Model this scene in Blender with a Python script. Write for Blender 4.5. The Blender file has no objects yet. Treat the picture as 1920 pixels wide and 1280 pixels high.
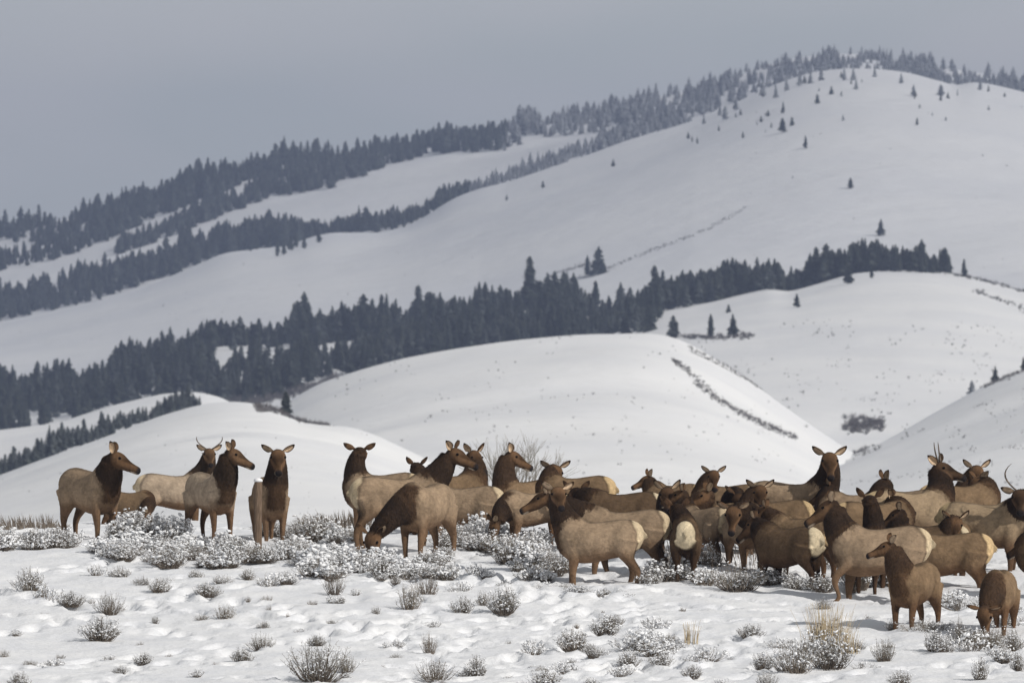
import bpy, bmesh, math, random
import numpy as np
from mathutils import Vector, Matrix

sc = bpy.context.scene
COL = sc.collection
rad = math.radians
rng = random.Random(7)

# ---------------------------------------------------------------- camera, sky, sun, exposure
F = 16000.0          # focal length in photo pixels: a 300 mm lens on full frame
HOR = 640.0          # the camera is level, its horizon at this row
HAZE = 0.000145
cam_d = bpy.data.cameras.new('camera')
cam_d.lens = 300.0
cam_d.sensor_width = 36.0
cam_d.clip_start = 1.0
cam_d.clip_end = 30000.0
cam_d.dof.use_dof = True
cam_d.dof.focus_distance = 144.0
cam_d.dof.aperture_fstop = 6.0
cam = bpy.data.objects.new('camera', cam_d)
cam.location = (0, 0, 0)
cam.rotation_euler = (rad(90), 0, 0)
COL.objects.link(cam)
sc.camera = cam

SUN_EL, SUN_AZ = rad(36), rad(52)      # azimuth: to the right of the camera's back
world = bpy.data.worlds.new("World")
sc.world = world
world.use_nodes = True
nt = world.node_tree
nt.nodes.clear()
wo = nt.nodes.new('ShaderNodeOutputWorld')
sky = nt.nodes.new('ShaderNodeTexSky')
sky.sky_type = 'NISHITA'
sky.sun_disc = False
sky.sun_elevation = SUN_EL
sky.sun_rotation = rad(180) - SUN_AZ
sky.dust_density = 3.0
bg1 = nt.nodes.new('ShaderNodeBackground')
bg1.inputs['Strength'].default_value = 0.06
nt.links.new(sky.outputs['Color'], bg1.inputs['Color'])
bg2 = nt.nodes.new('ShaderNodeBackground')            # the winter overcast
geo = nt.nodes.new('ShaderNodeTexCoord')
nz = nt.nodes.new('ShaderNodeTexNoise')
nz.inputs['Scale'].default_value = 16.0
nz.inputs['Detail'].default_value = 2.0
mp = nt.nodes.new('ShaderNodeMapping')
mp.inputs['Scale'].default_value = (1.0, 1.0, 3.0)
nt.links.new(geo.outputs['Generated'], mp.inputs['Vector'])
nt.links.new(mp.outputs['Vector'], nz.inputs['Vector'])
cr = nt.nodes.new('ShaderNodeValToRGB')
cr.color_ramp.elements[0].position = 0.36
cr.color_ramp.elements[0].color = (0.60, 0.635, 0.645, 1)
cr.color_ramp.elements[1].position = 0.62
cr.color_ramp.elements[1].color = (0.68, 0.685, 0.70, 1)
nt.links.new(nz.outputs['Fac'], cr.inputs['Fac'])
nt.links.new(cr.outputs['Color'], bg2.inputs['Color'])
sx_ = nt.nodes.new('ShaderNodeSeparateXYZ')            # bright cloud bank low down, thinner cloud overhead
nt.links.new(geo.outputs['Generated'], sx_.inputs[0])
mr_ = nt.nodes.new('ShaderNodeMapRange')
mr_.inputs['From Min'].default_value = .05; mr_.inputs['From Max'].default_value = .30
mr_.inputs['To Min'].default_value = 1.0; mr_.inputs['To Max'].default_value = .47
nt.links.new(sx_.outputs['Z'], mr_.inputs['Value'])
nt.links.new(mr_.outputs[0], bg2.inputs['Strength'])
mx = nt.nodes.new('ShaderNodeMixShader')
mx.inputs[0].default_value = 0.86
nt.links.new(bg1.outputs[0], mx.inputs[1])
nt.links.new(bg2.outputs[0], mx.inputs[2])
nt.links.new(mx.outputs[0], wo.inputs['Surface'])

sun_d = bpy.data.lights.new('sun', 'SUN')
sun_d.energy = 3.3
sun_d.angle = rad(1.5)
sun_d.color = (1.0, 0.955, 0.89)
sun = bpy.data.objects.new('sun', sun_d)
to_sun = Vector((math.cos(SUN_EL)*math.sin(SUN_AZ), -math.cos(SUN_EL)*math.cos(SUN_AZ), math.sin(SUN_EL)))
sun.rotation_euler = to_sun.to_track_quat('Z', 'Y').to_euler()
sun.location = (60, -60, 80)
COL.objects.link(sun)

sc.view_settings.view_transform = 'Standard'
sc.view_settings.look = 'None'
sc.view_settings.exposure = 0.0
sc.view_settings.gamma = 1.0
sc.cycles.max_bounces = 6
sc.cycles.diffuse_bounces = 3
sc.cycles.glossy_bounces = 2
sc.cycles.volume_bounces = 0
sc.cycles.transparent_max_bounces = 8
sc.cycles.use_denoising = True

# ---------------------------------------------------------------- helpers
def X(px, D): return (px - 960.0) / F * D
def Z(py, D): return -(py - HOR) / F * D

def tag(o, label=None, cat=None, group=None, kind=None):
    if label: o['label'] = label
    if cat: o['category'] = cat
    if group: o['group'] = group
    if kind: o['kind'] = kind
    return o

def hsh(i, j, s):
    h = (i*374761393 + j*668265263 + s*1442695041) & 0xffffffff
    h = ((h ^ (h >> 13)) * 1274126177) & 0xffffffff
    h = h ^ (h >> 16)
    return (h & 0xffff) / 65535.0
def vnoise(x, y, s=0):
    x = np.asarray(x, float); y = np.asarray(y, float)
    i = np.floor(x).astype(np.int64); j = np.floor(y).astype(np.int64)
    u = x - i; v = y - j
    u = u*u*u*(u*(u*6-15)+10); v = v*v*v*(v*(v*6-15)+10)
    a = hsh(i, j, s); b = hsh(i+1, j, s); c = hsh(i, j+1, s); d = hsh(i+1, j+1, s)
    return (a*(1-u)+b*u)*(1-v) + (c*(1-u)+d*u)*v - 0.5
def fbm(x, y, s=0, o=4, g=0.5):
    r = 0; a = 1.0
    for k in range(o):
        r = r + a*vnoise(x*2**k, y*2**k, s+k*17); a *= g
    return r

def mesh_from(name, V, Fc, mats, mi=None, smooth=True):
    me = bpy.data.meshes.new(name)
    V = np.asarray(V, float)
    if isinstance(Fc, np.ndarray):
        n, k = Fc.shape
        me.vertices.add(len(V)); me.vertices.foreach_set('co', V.ravel())
        me.loops.add(n*k); me.loops.foreach_set('vertex_index', Fc.ravel().astype(np.int32))
        me.polygons.add(n)
        me.polygons.foreach_set('loop_start', np.arange(0, n*k, k, dtype=np.int32))
        me.update(calc_edges=True)
    else:
        me.from_pydata(V.tolist(), [], Fc)
    for m in mats: me.materials.append(m)
    if mi is not None: me.polygons.foreach_set('material_index', np.asarray(mi, np.int32))
    if smooth: me.polygons.foreach_set('use_smooth', np.ones(len(me.polygons), bool))
    me.update(); me.validate()
    return me
def link(name, me, parent=None, loc=(0, 0, 0), rotz=0, scale=None):
    o = bpy.data.objects.new(name, me)
    COL.objects.link(o)
    o.location = loc; o.rotation_euler = (0, 0, rotz)
    if scale: o.scale = scale
    if parent: o.parent = parent
    return o
def empty(name, loc=(0, 0, 0), rotz=0, scale=None):
    return link(name, None, None, loc, rotz, scale)
def grid_faces(nu, nv):
    i = np.arange(nu*nv).reshape(nu, nv)
    return np.stack([i[:-1, :-1], i[1:, :-1], i[1:, 1:], i[:-1, 1:]], -1).reshape(-1, 4)

# ---------------------------------------------------------------- materials
def mat(name, base, rough=0.85, spec=0.2):
    m = bpy.data.materials.new(name); m.use_nodes = True
    b = m.node_tree.nodes['Principled BSDF']
    b.inputs['Base Color'].default_value = (*base, 1)
    b.inputs['Roughness'].default_value = rough
    b.inputs['Specular IOR Level'].default_value = spec
    return m
def add_noise(m, c1, c2, scale, detail=4, lo=0.35, hi=0.65, stretch=(1, 1, 1), bump=0, bscale=None, bdist=0.02, coord='Object'):
    t = m.node_tree; b = t.nodes['Principled BSDF']
    tc = t.nodes.new('ShaderNodeTexCoord'); mp = t.nodes.new('ShaderNodeMapping')
    mp.inputs['Scale'].default_value = stretch
    t.links.new(tc.outputs[coord], mp.inputs['Vector'])
    n = t.nodes.new('ShaderNodeTexNoise'); n.inputs['Scale'].default_value = scale; n.inputs['Detail'].default_value = detail
    t.links.new(mp.outputs[0], n.inputs['Vector'])
    r = t.nodes.new('ShaderNodeValToRGB')
    r.color_ramp.elements[0].position = lo; r.color_ramp.elements[0].color = (*c1, 1)
    r.color_ramp.elements[1].position = hi; r.color_ramp.elements[1].color = (*c2, 1)
    t.links.new(n.outputs['Fac'], r.inputs['Fac']); t.links.new(r.outputs['Color'], b.inputs['Base Color'])
    if bump:
        n2 = t.nodes.new('ShaderNodeTexNoise'); n2.inputs['Scale'].default_value = bscale or scale*3; n2.inputs['Detail'].default_value = 5
        t.links.new(mp.outputs[0], n2.inputs['Vector'])
        bp = t.nodes.new('ShaderNodeBump'); bp.inputs['Strength'].default_value = bump; bp.inputs['Distance'].default_value = bdist
        t.links.new(n2.outputs['Fac'], bp.inputs['Height']); t.links.new(bp.outputs[0], b.inputs['Normal'])
    return m
M_SNOW = add_noise(mat('snow', (.82, .83, .86), .75, .25), (.77, .785, .82), (.85, .858, .875), 1.5, bump=.5, bscale=9, bdist=.05)
M_HILL = add_noise(mat('hill_snow', (.8, .8, .82), .9, .1), (.81, .82, .84), (.88, .885, .89), .02, bump=.6, bscale=.12, bdist=.9)
M_MOUNT = add_noise(mat('mountain_snow', (.8, .8, .82), .9, .1), (.75, .765, .80), (.82, .83, .85), .006, bump=.6, bscale=.05, bdist=2.5)
M_FLOOR = mat('valley_snow', (.78, .79, .82), .9, .1)
M_TREE = add_noise(mat('conifer_green', (.04, .05, .04), .9, .1), (.018, .025, .022), (.075, .085, .07), .35)
M_FROST = add_noise(mat('frosted_conifer', (.2, .22, .24), .9, .1), (.24, .26, .285), (.42, .44, .47), .6)
M_MIDT = add_noise(mat('rimed_conifer', (.1, .1, .1), .9, .1), (.045, .055, .055), (.13, .145, .14), .4)
M_TRUNK = add_noise(mat('bark', (.08, .06, .05), .9, .1), (.05, .04, .03), (.12, .09, .07), 3)
M_TWIG = add_noise(mat('sage_twig', (.15, .12, .1), .9, .1), (.10, .082, .067), (.25, .21, .17), 14)
M_LEAF = add_noise(mat('sage_leaf', (.2, .2, .17), .9, .1), (.14, .13, .105), (.30, .29, .24), 20)
M_CAP = mat('bush_snow', (.85, .86, .88), .75, .2)
M_SCRUB = add_noise(mat("willow_brush", (.11, .10, .10), .9, .1), (.08, .075, .075), (.18, .165, .16), .7)
M_GRASS = add_noise(mat('dry_grass', (.42, .34, .22), .9, .1), (.28, .22, .14), (.50, .42, .29), 12)
M_PALE = mat('bare_branch', (.34, .31, .27), .9, .1)
M_WOOD = add_noise(mat('weathered_wood', (.3, .22, .15), .85, .15), (.10, .07, .048), (.24, .17, .12), 6, stretch=(14, 14, 1), bump=.6, bscale=8, bdist=.01)
M_ANTLER = add_noise(mat('antler_bone', (.1, .08, .06), .6, .3), (.05, .04, .03), (.16, .12, .09), 20)

# ---------------------------------------------------------------- foreground snow
GD = np.array([-40, 60, 90, 126, 152, 172, 185, 215, 270, 400])
GZ = np.array([-5.1, -5.1, Z(1667, 90), Z(1280, 126), Z(1000, 152), Z(976, 172), Z(985, 185), -7.5, -14, -30.])
_gd = np.arange(-40, 400, .5)
_gz = np.interp(_gd, GD, GZ)
_k = np.hanning(21); _k /= _k.sum()
_gs = np.convolve(np.pad(_gz, 10, mode='edge'), _k, 'valid')
np.random.seed(3)
PITS = []
def gz_base(x, y):
    z = np.interp(y, _gd, _gs)
    return z + .16*vnoise(x/9.+3, y/16., 5) + .09*vnoise(x/3.2, y/6., 8)
def gz(x, y):
    return float(gz_base(np.array([x]), np.array([y]))[0])
def D_of(py):          # distance of the ground seen at a picture row
    d = np.arange(100., 178., .25)
    rows = HOR - np.interp(d, _gd, _gs)*F/d
    k = np.where(rows <= py)[0]
    return float(d[k[0]]) if len(k) else 174.

xs = np.arange(-17, 17.01, .09)
ys = np.concatenate([np.arange(100, 180, .12), np.arange(180, 400, 2.5)])
GX, GY = np.meshgrid(xs, ys, indexing='ij')
H = gz_base(GX, GY)
H += .045*fbm(GX/1.1, GY/1.9, 21, 4, .5) + .05*vnoise(GX/2.6+9, GY/2.0, 61) + .03*np.abs(vnoise(GX/1.3+7, GY/2.1, 33))
H += .02*fbm(GX/.25, GY/.5, 90, 2)
H -= .05*np.clip(vnoise(GX/.42, GY/.8, 55)-.22, 0, 1)*4*(vnoise(GX/4, GY/9, 2) > -.1)      # trodden hollows
for k in range(64):     # lines of hoof prints wandering through the snow
    x, y = np.random.uniform(-9, 9), np.random.uniform(118, 160); a = np.random.uniform(0, 2*math.pi)
    for s in range(28):
        a += np.random.normal(0, .16); x += math.cos(a)*.42; y += math.sin(a)*.42
        ox, oy = x + (.09 if s % 2 else -.09), y
        if not (-16 < ox < 16 and 101 < oy < 178): continue
        i0 = int((ox+17)/.09); j0 = int((oy-100)/.12)
        sl = (slice(max(i0-3, 0), i0+4), slice(max(j0-4, 0), j0+5))
        d2 = ((GX[sl]-ox)/.11)**2 + ((GY[sl]-oy)/.19)**2
        H[sl] -= .13*np.exp(-d2) - .025*np.exp(-(np.sqrt(d2)-1.6)**2*3)
me = mesh_from('snow_field', np.stack([GX, GY, H], -1).reshape(-1, 3), grid_faces(len(xs), len(ys)), [M_SNOW])
tag(link('ground', me), kind='structure')
# plain snow around it, out to the sides, towards the camera
xs2 = np.array([-900, -500, -250, -120, -60, -30, -17., -16.5]); 
def apron(xa, ya, name):
    GX2, GY2 = np.meshgrid(xa, ya, indexing='ij')
    me = mesh_from(name, np.stack([GX2, GY2, gz_base(GX2, GY2)-.03], -1).reshape(-1, 3), grid_faces(len(xa), len(ya)), [M_SNOW])
    tag(link(name, me), kind='structure')
ya = np.concatenate([np.arange(-40, 100, 10), np.arange(100, 200, 2.), np.arange(200, 401, 10.)])
apron(xs2, ya, 'ground')
apron(-xs2[::-1], ya, 'ground')
apron(np.linspace(-17, 17, 35), np.concatenate([np.arange(-40, 100, 5.), [100.3]]), 'ground')
# the valley floor, one sheet to the far side of the hills
gx = np.linspace(-5200, 5200, 60); gy = np.linspace(-60, 6400, 60)
A, B = np.meshgrid(gx, gy, indexing='ij')
me = mesh_from('valley', np.stack([A, B, -34 + 2*fbm(A/400, B/400, 4)], -1).reshape(-1, 3), grid_faces(60, 60), [M_FLOOR])
tag(link('ground', me), kind='structure')

# ---------------------------------------------------------------- hills
class Hill:
    def __init__(s, name, crest, toe, Dc, Dt, mt, p=1.7, amp=1.0, L=120., x0=-700, x1=2620, nu=420, nv=90, drop=.5, seed=1, sm=9, pull=1.):
        s.px = np.linspace(x0, x1, nu)
        c = np.interp(s.px, [a for a, b in crest], [b for a, b in crest])
        k = np.hanning(sm+2)[1:-1]; k /= k.sum()
        s.c = np.convolve(np.pad(c, sm//2, mode='edge'), k, 'valid')[:nu]
        kw = np.hanning(83)[1:-1]; kw /= kw.sum()
        s.cs = np.convolve(np.pad(s.c, 40, mode='edge'), kw, 'valid')[:nu]
        s.t = np.interp(s.px, [a for a, b in toe], [b for a, b in toe])
        s.Dc, s.Dt, s.p, s.amp, s.L, s.seed = Dc, Dt, p, amp, L, seed
        s.name = name
        vs = np.concatenate([np.linspace(0, 1, nv), 1 + np.linspace(.04, 1.2, 14)])
        U, V = np.meshgrid(s.px, vs, indexing='ij')
        P = s.world(U, V)
        s.ob = link(name, mesh_from(name, P.reshape(-1, 3), grid_faces(nu, len(vs)), [mt]))
        tag(s.ob, kind='structure')
    def world(s, U, V):
        V = np.asarray(V, float)
        D = s.Dt + (s.Dc - s.Dt)*V
        c = np.interp(U, s.px, s.c); cw = np.interp(U, s.px, s.cs); t = np.interp(U, s.px, s.t)
        c = cw + (c-cw)*np.clip(V, 0, 1)**7
        g = 1 - np.clip(1-V, 0, None)**s.p
        y = t + (c - t)*g
        z = Z(y, D)
        back = np.clip(V-1, 0, None)
        z = z - back**1.6*(s.Dc-s.Dt)*.14
        x = X(U, D)
        z = z + s.amp*.55*vnoise(x/s.L*3.2-D/s.L*1.1+fbm(x/s.L, D/s.L, 3, 2)*1.5, D/s.L*.35, s.seed+5)*np.clip((1.02-V)*5, 0, 1)
        z = z + s.amp*fbm(x/s.L, D/s.L*.6, s.seed, 4, .45)*np.clip((1.06-V)*6, .15, 1)
        return np.stack([x, D + 0*x, z], -1)
    def at(s, px, py):
        c = float(np.interp(px, s.px, s.c)); t = float(np.interp(px, s.px, s.t))
        g = min(max((py - t)/(c - t), 0.0), 1.0)
        if py < c - 1: v = 1.0 + (c-py)*.002
        else:
            v = 1 - (1-g)**(1/s.p); cw = float(np.interp(px, s.px, s.cs))
            for _ in range(4):
                ce = cw + (c-cw)*v**7; g = min(max((py-t)/(ce-t), 0.), 1.); v = 1 - (1-g)**(1/s.p)
        return Vector(s.world(np.array([px*1.]), np.array([v]))[0])

R1 = [(-700, 560), (-200, 470), (0, 445), (100, 415), (200, 400), (270, 385), (350, 355), (450, 322), (520, 305), (620, 300), (700, 285), (850, 262), (1000, 235), (1100, 212), (1250, 180), (1350, 155), (1450, 118), (1520, 105), (1600, 100), (1660, 112), (1750, 125), (1850, 138), (1920, 150), (2200, 200), (2620, 330)]
H_FAR = Hill('mountain', R1, [(-700, 640), (0, 620), (600, 500), (1300, 300), (1700, 220), (2620, 420)], 4750, 4050, M_MOUNT, p=1.3, amp=5, L=260, seed=11)
G1C = [(-700, 690), (-200, 630), (0, 600), (100, 580), (200, 556), (260, 540), (330, 510), (380, 488), (420, 470), (470, 464), (540, 457), (580, 440), (620, 431), (720, 431), (765, 420), (800, 398), (850, 366), (900, 348), (950, 337), (1050, 303), (1110, 282), (1180, 256), (1300, 222), (1400, 180), (1460, 154), (1520, 136), (1580, 129), (1640, 130), (1700, 137), (1760, 153), (1800, 166), (1810, 155), (1850, 158), (1920, 175), (2200, 260), (2620, 420)]
H_FACE = Hill('mountain', G1C, [(-700, 900), (0, 860), (900, 800), (1300, 700), (1920, 640), (2620, 640)], 4000, 2750, M_MOUNT, p=1.55, amp=7, L=330, seed=23, sm=7, nv=150)
H_BELT = Hill('hill', [(-700, 800), (0, 745), (150, 735), (300, 690), (400, 650), (560, 645), (700, 632), (900, 600), (1000, 560), (1200, 570), (1300, 640), (1500, 760), (2620, 900)], [(-700, 930), (0, 860), (400, 800), (700, 730), (1300, 690), (2620, 950)], 2750, 2250, M_HILL, p=1.3, amp=1.5, L=120, seed=5)
H_RIGHT = Hill('hill', [(-700, 1100), (700, 900), (1000, 690), (1180, 600), (1240, 578), (1330, 570), (1400, 552), (1440, 541), (1480, 553), (1560, 525), (1600, 512), (1650, 506), (1740, 506), (1820, 517), (1920, 543), (2200, 620), (2620, 700)], [(-700, 1200), (1100, 860), (1400, 850), (1620, 850), (1920, 850), (2620, 900)], 2500, 1780, M_HILL, p=1.5, amp=3, L=130, seed=9, sm=5)
H_FOLD = Hill('hill', [(-700, 850), (-100, 815), (0, 806), (110, 792), (200, 762), (300, 738), (365, 733), (420, 745), (500, 800), (600, 900), (2620, 1200)], [(-700, 960), (0, 940), (300, 840), (600, 960), (2620, 1300)], 2000, 1500, M_HILL, p=1.4, amp=1.2, L=90, seed=15)
H_MID = Hill('hill', [(-700, 1010), (300, 900), (480, 800), (545, 752), (600, 720), (680, 695), (760, 674), (850, 659), (940, 645), (1050, 636), (1150, 630), (1215, 628), (1260, 634), (1300, 650), (1350, 680), (1430, 735), (1490, 788), (1550, 835), (1640, 885), (1760, 940), (2620, 1300)], [(-700, 1060), (1500, 1000), (1600, 1010), (2620, 1400)], 1700, 900, M_HILL, p=1.9, amp=3.2, L=100, seed=31)
H_SPUR = Hill('hill', [(-700, 1300), (1300, 1000), (1450, 900), (1560, 858), (1640, 832), (1700, 800), (1760, 765), (1840, 722), (1920, 690), (2200, 610), (2620, 520)], [(-700, 1400), (1300, 1040), (2620, 1000)], 1550, 800, M_HILL, p=1.5, amp=2.5, L=80, seed=37)
H_NEAR = Hill('hill', [(-700, 1120), (-200, 960), (0, 888), (100, 850), (200, 815), (300, 777), (370, 757), (420, 750), (470, 752), (520, 768), (570, 795), (600, 798), (650, 797), (700, 812), (780, 852), (860, 895), (960, 940), (1200, 1000), (2620, 1300)], [(-700, 1200), (700, 1060), (1200, 1080), (2620, 1400)], 1200, 520, M_HILL, p=1.7, amp=1.3, L=50, seed=41)
# ---------------------------------------------------------------- conifers
def cone_tree(seed, frost=0.0, nb=150, fat=.17, sparse=0.0):
    """unit-height conifer: verts, faces (triangles), material index (0 trunk, 1 needles, 2 frosted needles)"""
    r = random.Random(seed); V = []; Fc = []; mi = []
    def ring(z, rr, n=5):
        b = len(V)
        for i in range(n): V.append((rr*math.cos(6.283*i/n), rr*math.sin(6.283*i/n), z))
        return b
    a = ring(-.06, .014); b = ring(.5, .009); c = len(V); V.append((0, 0, .97))
    for i in range(5):
        j = (i+1) % 5
        Fc.append((a+i, a+j, b+j)); Fc.append((a+i, b+j, b+i)); Fc.append((b+i, b+j, c)); mi += [0, 0, 0]
    lean = r.uniform(-.02, .02); round_ = r.uniform(.38, .78); bare = r.uniform(.03, .13)
    lob = [r.uniform(.72, 1.15) for _ in range(9)]
    for k in range(nb):
        t = bare + (1-bare)*((k+r.random())/nb)**.9
        if r.random() < sparse*.5: continue
        an = r.uniform(0, 6.283)
        R = fat*(1-t)**round_*(.55+.6*r.random())*lob[int(t*8.99)]*(1+.25*math.sin(an*2+seed)) + .012
        if t < bare+.1: R *= .75
        w = R*r.uniform(.38, .62)+.006; dz = -R*r.uniform(.15, .6); up = R*.25
        ca, sa = math.cos(an), math.sin(an); x0 = lean*t
        b0 = len(V)
        V.append((x0, 0, t+.02)); V.append((x0+ca*R*.6-sa*w, sa*R*.6+ca*w, t+dz*.5-.01)); V.append((x0+ca*R, sa*R, t+dz)); V.append((x0+ca*R*.6+sa*w, sa*R*.6-ca*w, t+dz*.5-.01)); V.append((x0+ca*R*.55, sa*R*.55, t+dz*.2+up*.3))
        m = (3 if frost < .5 else 2) if r.random() < frost*1.6 else (1 if frost < .5 else 3)
        for f in ((0, 1, 4), (1, 2, 4), (2, 3, 4), (3, 0, 4), (0, 3, 1), (3, 2, 1)): Fc.append(tuple(b0+q for q in f)); mi.append(m)
    return np.array(V), np.array(Fc), np.array(mi)

TM = [M_TRUNK, M_TREE, M_FROST, M_MIDT]
DARK = [cone_tree(100+i, .03, 230, .20+.055*(i % 3), .1) for i in range(9)]
MIDF = [cone_tree(200+i, .45, 190, .22+.045*(i % 3), .2) for i in range(6)]
FROS = [cone_tree(300+i, .75, 170, .24+.045*(i % 3), .25) for i in range(6)]
TREE_ME = {}
def tree_mesh(fam, k):
    key = (fam, k)
    if key not in TREE_ME:
        V, Fc, mi = {'d': DARK, 'm': MIDF, 'f': FROS}[fam][k]
        TREE_ME[key] = mesh_from('conifer', V, Fc, TM, mi, smooth=False)
    return TREE_ME[key]

BL = 'dark conifer in the dense middle belt'
ZONES = [(90, ', at the left edge of the photo'), (210, ', above the small snowy fold'), (380, ', above the row of greyish conifers'), (560, ', around the narrow snow gap'), (720, ', above where the middle hill begins'),
         (860, ', over the left slope of the middle hill'), (960, ', just left of its tallest tree'), (1070, ', just right of its tallest tree'), (1170, ', below the isolated pair'), (5000, ', at its right end above the hill crest')]
TREES = []      # (pixel height, hill, px, py, fam, label, group)
def x_left(line): return line[0][0] < 520
def stand(hill, lower, upper, n, hpx, fam, label, group, bias=1.0, seed=0):
    r = random.Random(seed+len(TREES))
    x0, x1 = lower[0][0], lower[-1][0]
    lx = [a for a, b in lower]; ly = [b for a, b in lower]; ux = [a for a, b in upper]; uy = [b for a, b in upper]
    n = int(n*(1.9 if hill is not H_FAR else 2.1))
    if hill is H_FAR: hpx = (hpx[0]*.92, hpx[1]*.98) if x_left(lower) else (hpx[0]*.82, hpx[1]*.86)
    fam0 = fam
    for i in range(n):
        px = x0 + (x1-x0)*(i+r.random())/n
        a, b = np.interp(px, lx, ly), np.interp(px, ux, uy)
        t = r.random()**bias
        py = a + (b-a)*t
        # clumps: some stretches stand taller than others
        cl = float(vnoise(np.array([px/38.]), np.array([py/60.]), 77)[0])
        fam = 'm' if fam0 == 'd' and r.random() < (.24 if hill is not H_FAR else .4) else fam0
        h = r.uniform(*hpx)*(1+.7*cl)*(1.0 if r.random() > .12 else 1.25)
        lb = label
        if label == BL:
            lb = ('short ' if h < 44 else 'tall ' if h > 62 else 'middling ') + ('frost-flecked' if fam == 'm' else 'dark') + label[4:] + next(w for q, w in ZONES if px < q)
        if 'tall row behind' in label: lb = ('short ' if h < 42 else 'tall ' if h > 60 else 'middling ')+label.replace('tall row', 'row')+(', left end' if px < 1400 else ', middle' if px < 1590 else ', right end')
        TREES.append((h*.84, hill, px, py, fam, lb, group))

# --- the mountain's far slope, bands high on the ridge
up1 = [(-150, 470), (0, 445), (200, 400), (350, 355), (520, 305), (700, 285), (1000, 235), (1250, 180)]
stand(H_FAR, [(-150, 480), (0, 456), (90, 452), (190, 452)], [(-150, 450), (0, 440), (190, 402)], 34, (30, 48), 'd', 'dark conifer in the upper belt along the ridge, low left shoulder', 'conifers of the upper ridge belt')
stand(H_FAR, [(60, 498), (130, 480), (200, 450), (300, 408), (400, 375), (460, 345)], [(60, 430), (200, 402), (350, 357), (460, 322)], 130, (32, 50), 'd', 'dark conifer in the upper belt along the ridge, low left shoulder', 'conifers of the upper ridge belt')
stand(H_FAR, [(430, 345), (520, 338), (560, 345), (620, 352), (690, 326), (800, 292), (870, 288), (950, 284)], [(430, 330), (520, 306), (620, 300), (700, 286), (850, 262), (950, 244)], 170, (28, 42), 'm', 'grey-green conifer on the ridge top between the two snow wedges', 'conifers of the middle ridge')
stand(H_FAR, [(940, 284), (1000, 262), (1080, 250), (1180, 240), (1260, 226), (1340, 205)], [(940, 244), (1100, 214), (1250, 182), (1340, 160)], 120, (28, 44), 'f', 'grey-green conifer on the ridge top between the two snow wedges', 'conifers of the middle ridge')
stand(H_FAR, [(1290, 222), (1400, 182), (1460, 156), (1520, 138), (1600, 131), (1700, 138), (1800, 160), (1920, 172), (2080, 230)], [(1290, 172), (1450, 120), (1600, 101), (1750, 126), (1920, 150), (2080, 190)], 230, (24, 38), 'f', 'frosted pale conifer on the crown of the mountain', 'frosted conifers on the summit')
# --- bands below it
stand(H_FAR, [(-150, 560), (0, 510), (100, 490), (200, 452), (230, 440)], [(-150, 530), (0, 486), (100, 470), (230, 425)], 50, (26, 40), 'd', 'dark conifer in the lower belt above the smooth snow face', 'conifers of the lower mountain belt')
lo2 = [(-150, 640), (0, 604), (200, 560), (330, 514), (420, 474), (540, 462), (610, 436)]
stand(H_FAR, lo2, [(-150, 590), (0, 560), (120, 530), (200, 520), (300, 490), (360, 455), (430, 440), (500, 425), (560, 420), (610, 430)], 260, (32, 52), 'd', 'dark conifer in the lower belt above the smooth snow face', 'conifers of the lower mountain belt')
stand(H_FAR, [(220, 478), (330, 440), (420, 402), (500, 372), (600, 352)], [(220, 465), (330, 428), (420, 388), (500, 350), (600, 345)], 70, (28, 42), 'm', 'dark conifer in the lower belt above the smooth snow face', 'conifers of the lower mountain belt')
stand(H_FAR, [(595, 436), (720, 436), (765, 424), (850, 370), (880, 358)], [(595, 424), (700, 422), (760, 408), (850, 362), (880, 350)], 80, (26, 46), 'd', 'dark conifer in the clump at the hollow of the snow face', 'conifers at the hollow')
stand(H_FAR, [(880, 358), (950, 342), (1050, 308), (1180, 262), (1300, 226)], [(880, 350), (950, 325), (1050, 290), (1180, 240), (1300, 205)], 110, (20, 38), 'f', 'grey conifer along the rim of the snow face', 'conifers along the rim')
for (px, py, h) in [(520, 474, 34), (532, 470, 28), (545, 462, 30), (570, 458, 26), (598, 446, 28), (480, 462, 20), (505, 455, 30), (470, 466, 16), (555, 456, 30)]:
    TREES.append((h, H_FACE, px, py, 'd', 'dark conifer straggling onto the snow below the lower belt', 'conifers straggling below the lower belt'))
for (px, py, h) in [(1455, 180, 28), (1380, 200, 24), (1430, 178, 30), (1500, 160, 26), (1350, 208, 20), (1475, 168, 24), (1520, 155, 26), (1540, 150, 30), (1640, 145, 22), (1583, 150, 26), (1605, 170, 22), (1690, 158, 20), (1320, 222, 20), (1360, 215, 26), (1838, 172, 20)]:
    TREES.append((h, H_FACE, px, py, 'f', 'small frosted conifer just below the mountain top', 'small frosted conifers'))

# --- the dark belt across the middle
BG = 'conifers of the dense middle belt'
stand(H_BELT, [(-120, 830), (0, 815), (150, 785), (280, 755), (370, 742)], [(-120, 760), (0, 742), (150, 722), (300, 690), (370, 668)], 125, (48, 74), 'd', BL, BG)
stand(H_BELT, [(-120, 760), (0, 745), (80, 750), (150, 735), (300, 690), (400, 655), (560, 650)], [(-120, 730), (0, 730), (150, 720), (300, 672), (400, 640), (560, 628)], 90, (45, 66), 'd', BL, BG)
stand(H_BELT, [(360, 760), (480, 762), (540, 745), (640, 712), (800, 680), (960, 655), (1100, 645)], [(360, 690), (480, 690), (600, 670), (800, 650), (960, 630), (1100, 620)], 150, (46, 68), 'd', BL, BG)
stand(H_BELT, [(540, 660), (640, 640), (800, 640), (960, 640), (1100, 640), (1240, 640)], [(540, 630), (640, 640), (800, 610), (900, 590), (980, 575), (1100, 585), (1240, 590)], 140, (52, 80), 'd', BL, BG)
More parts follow.
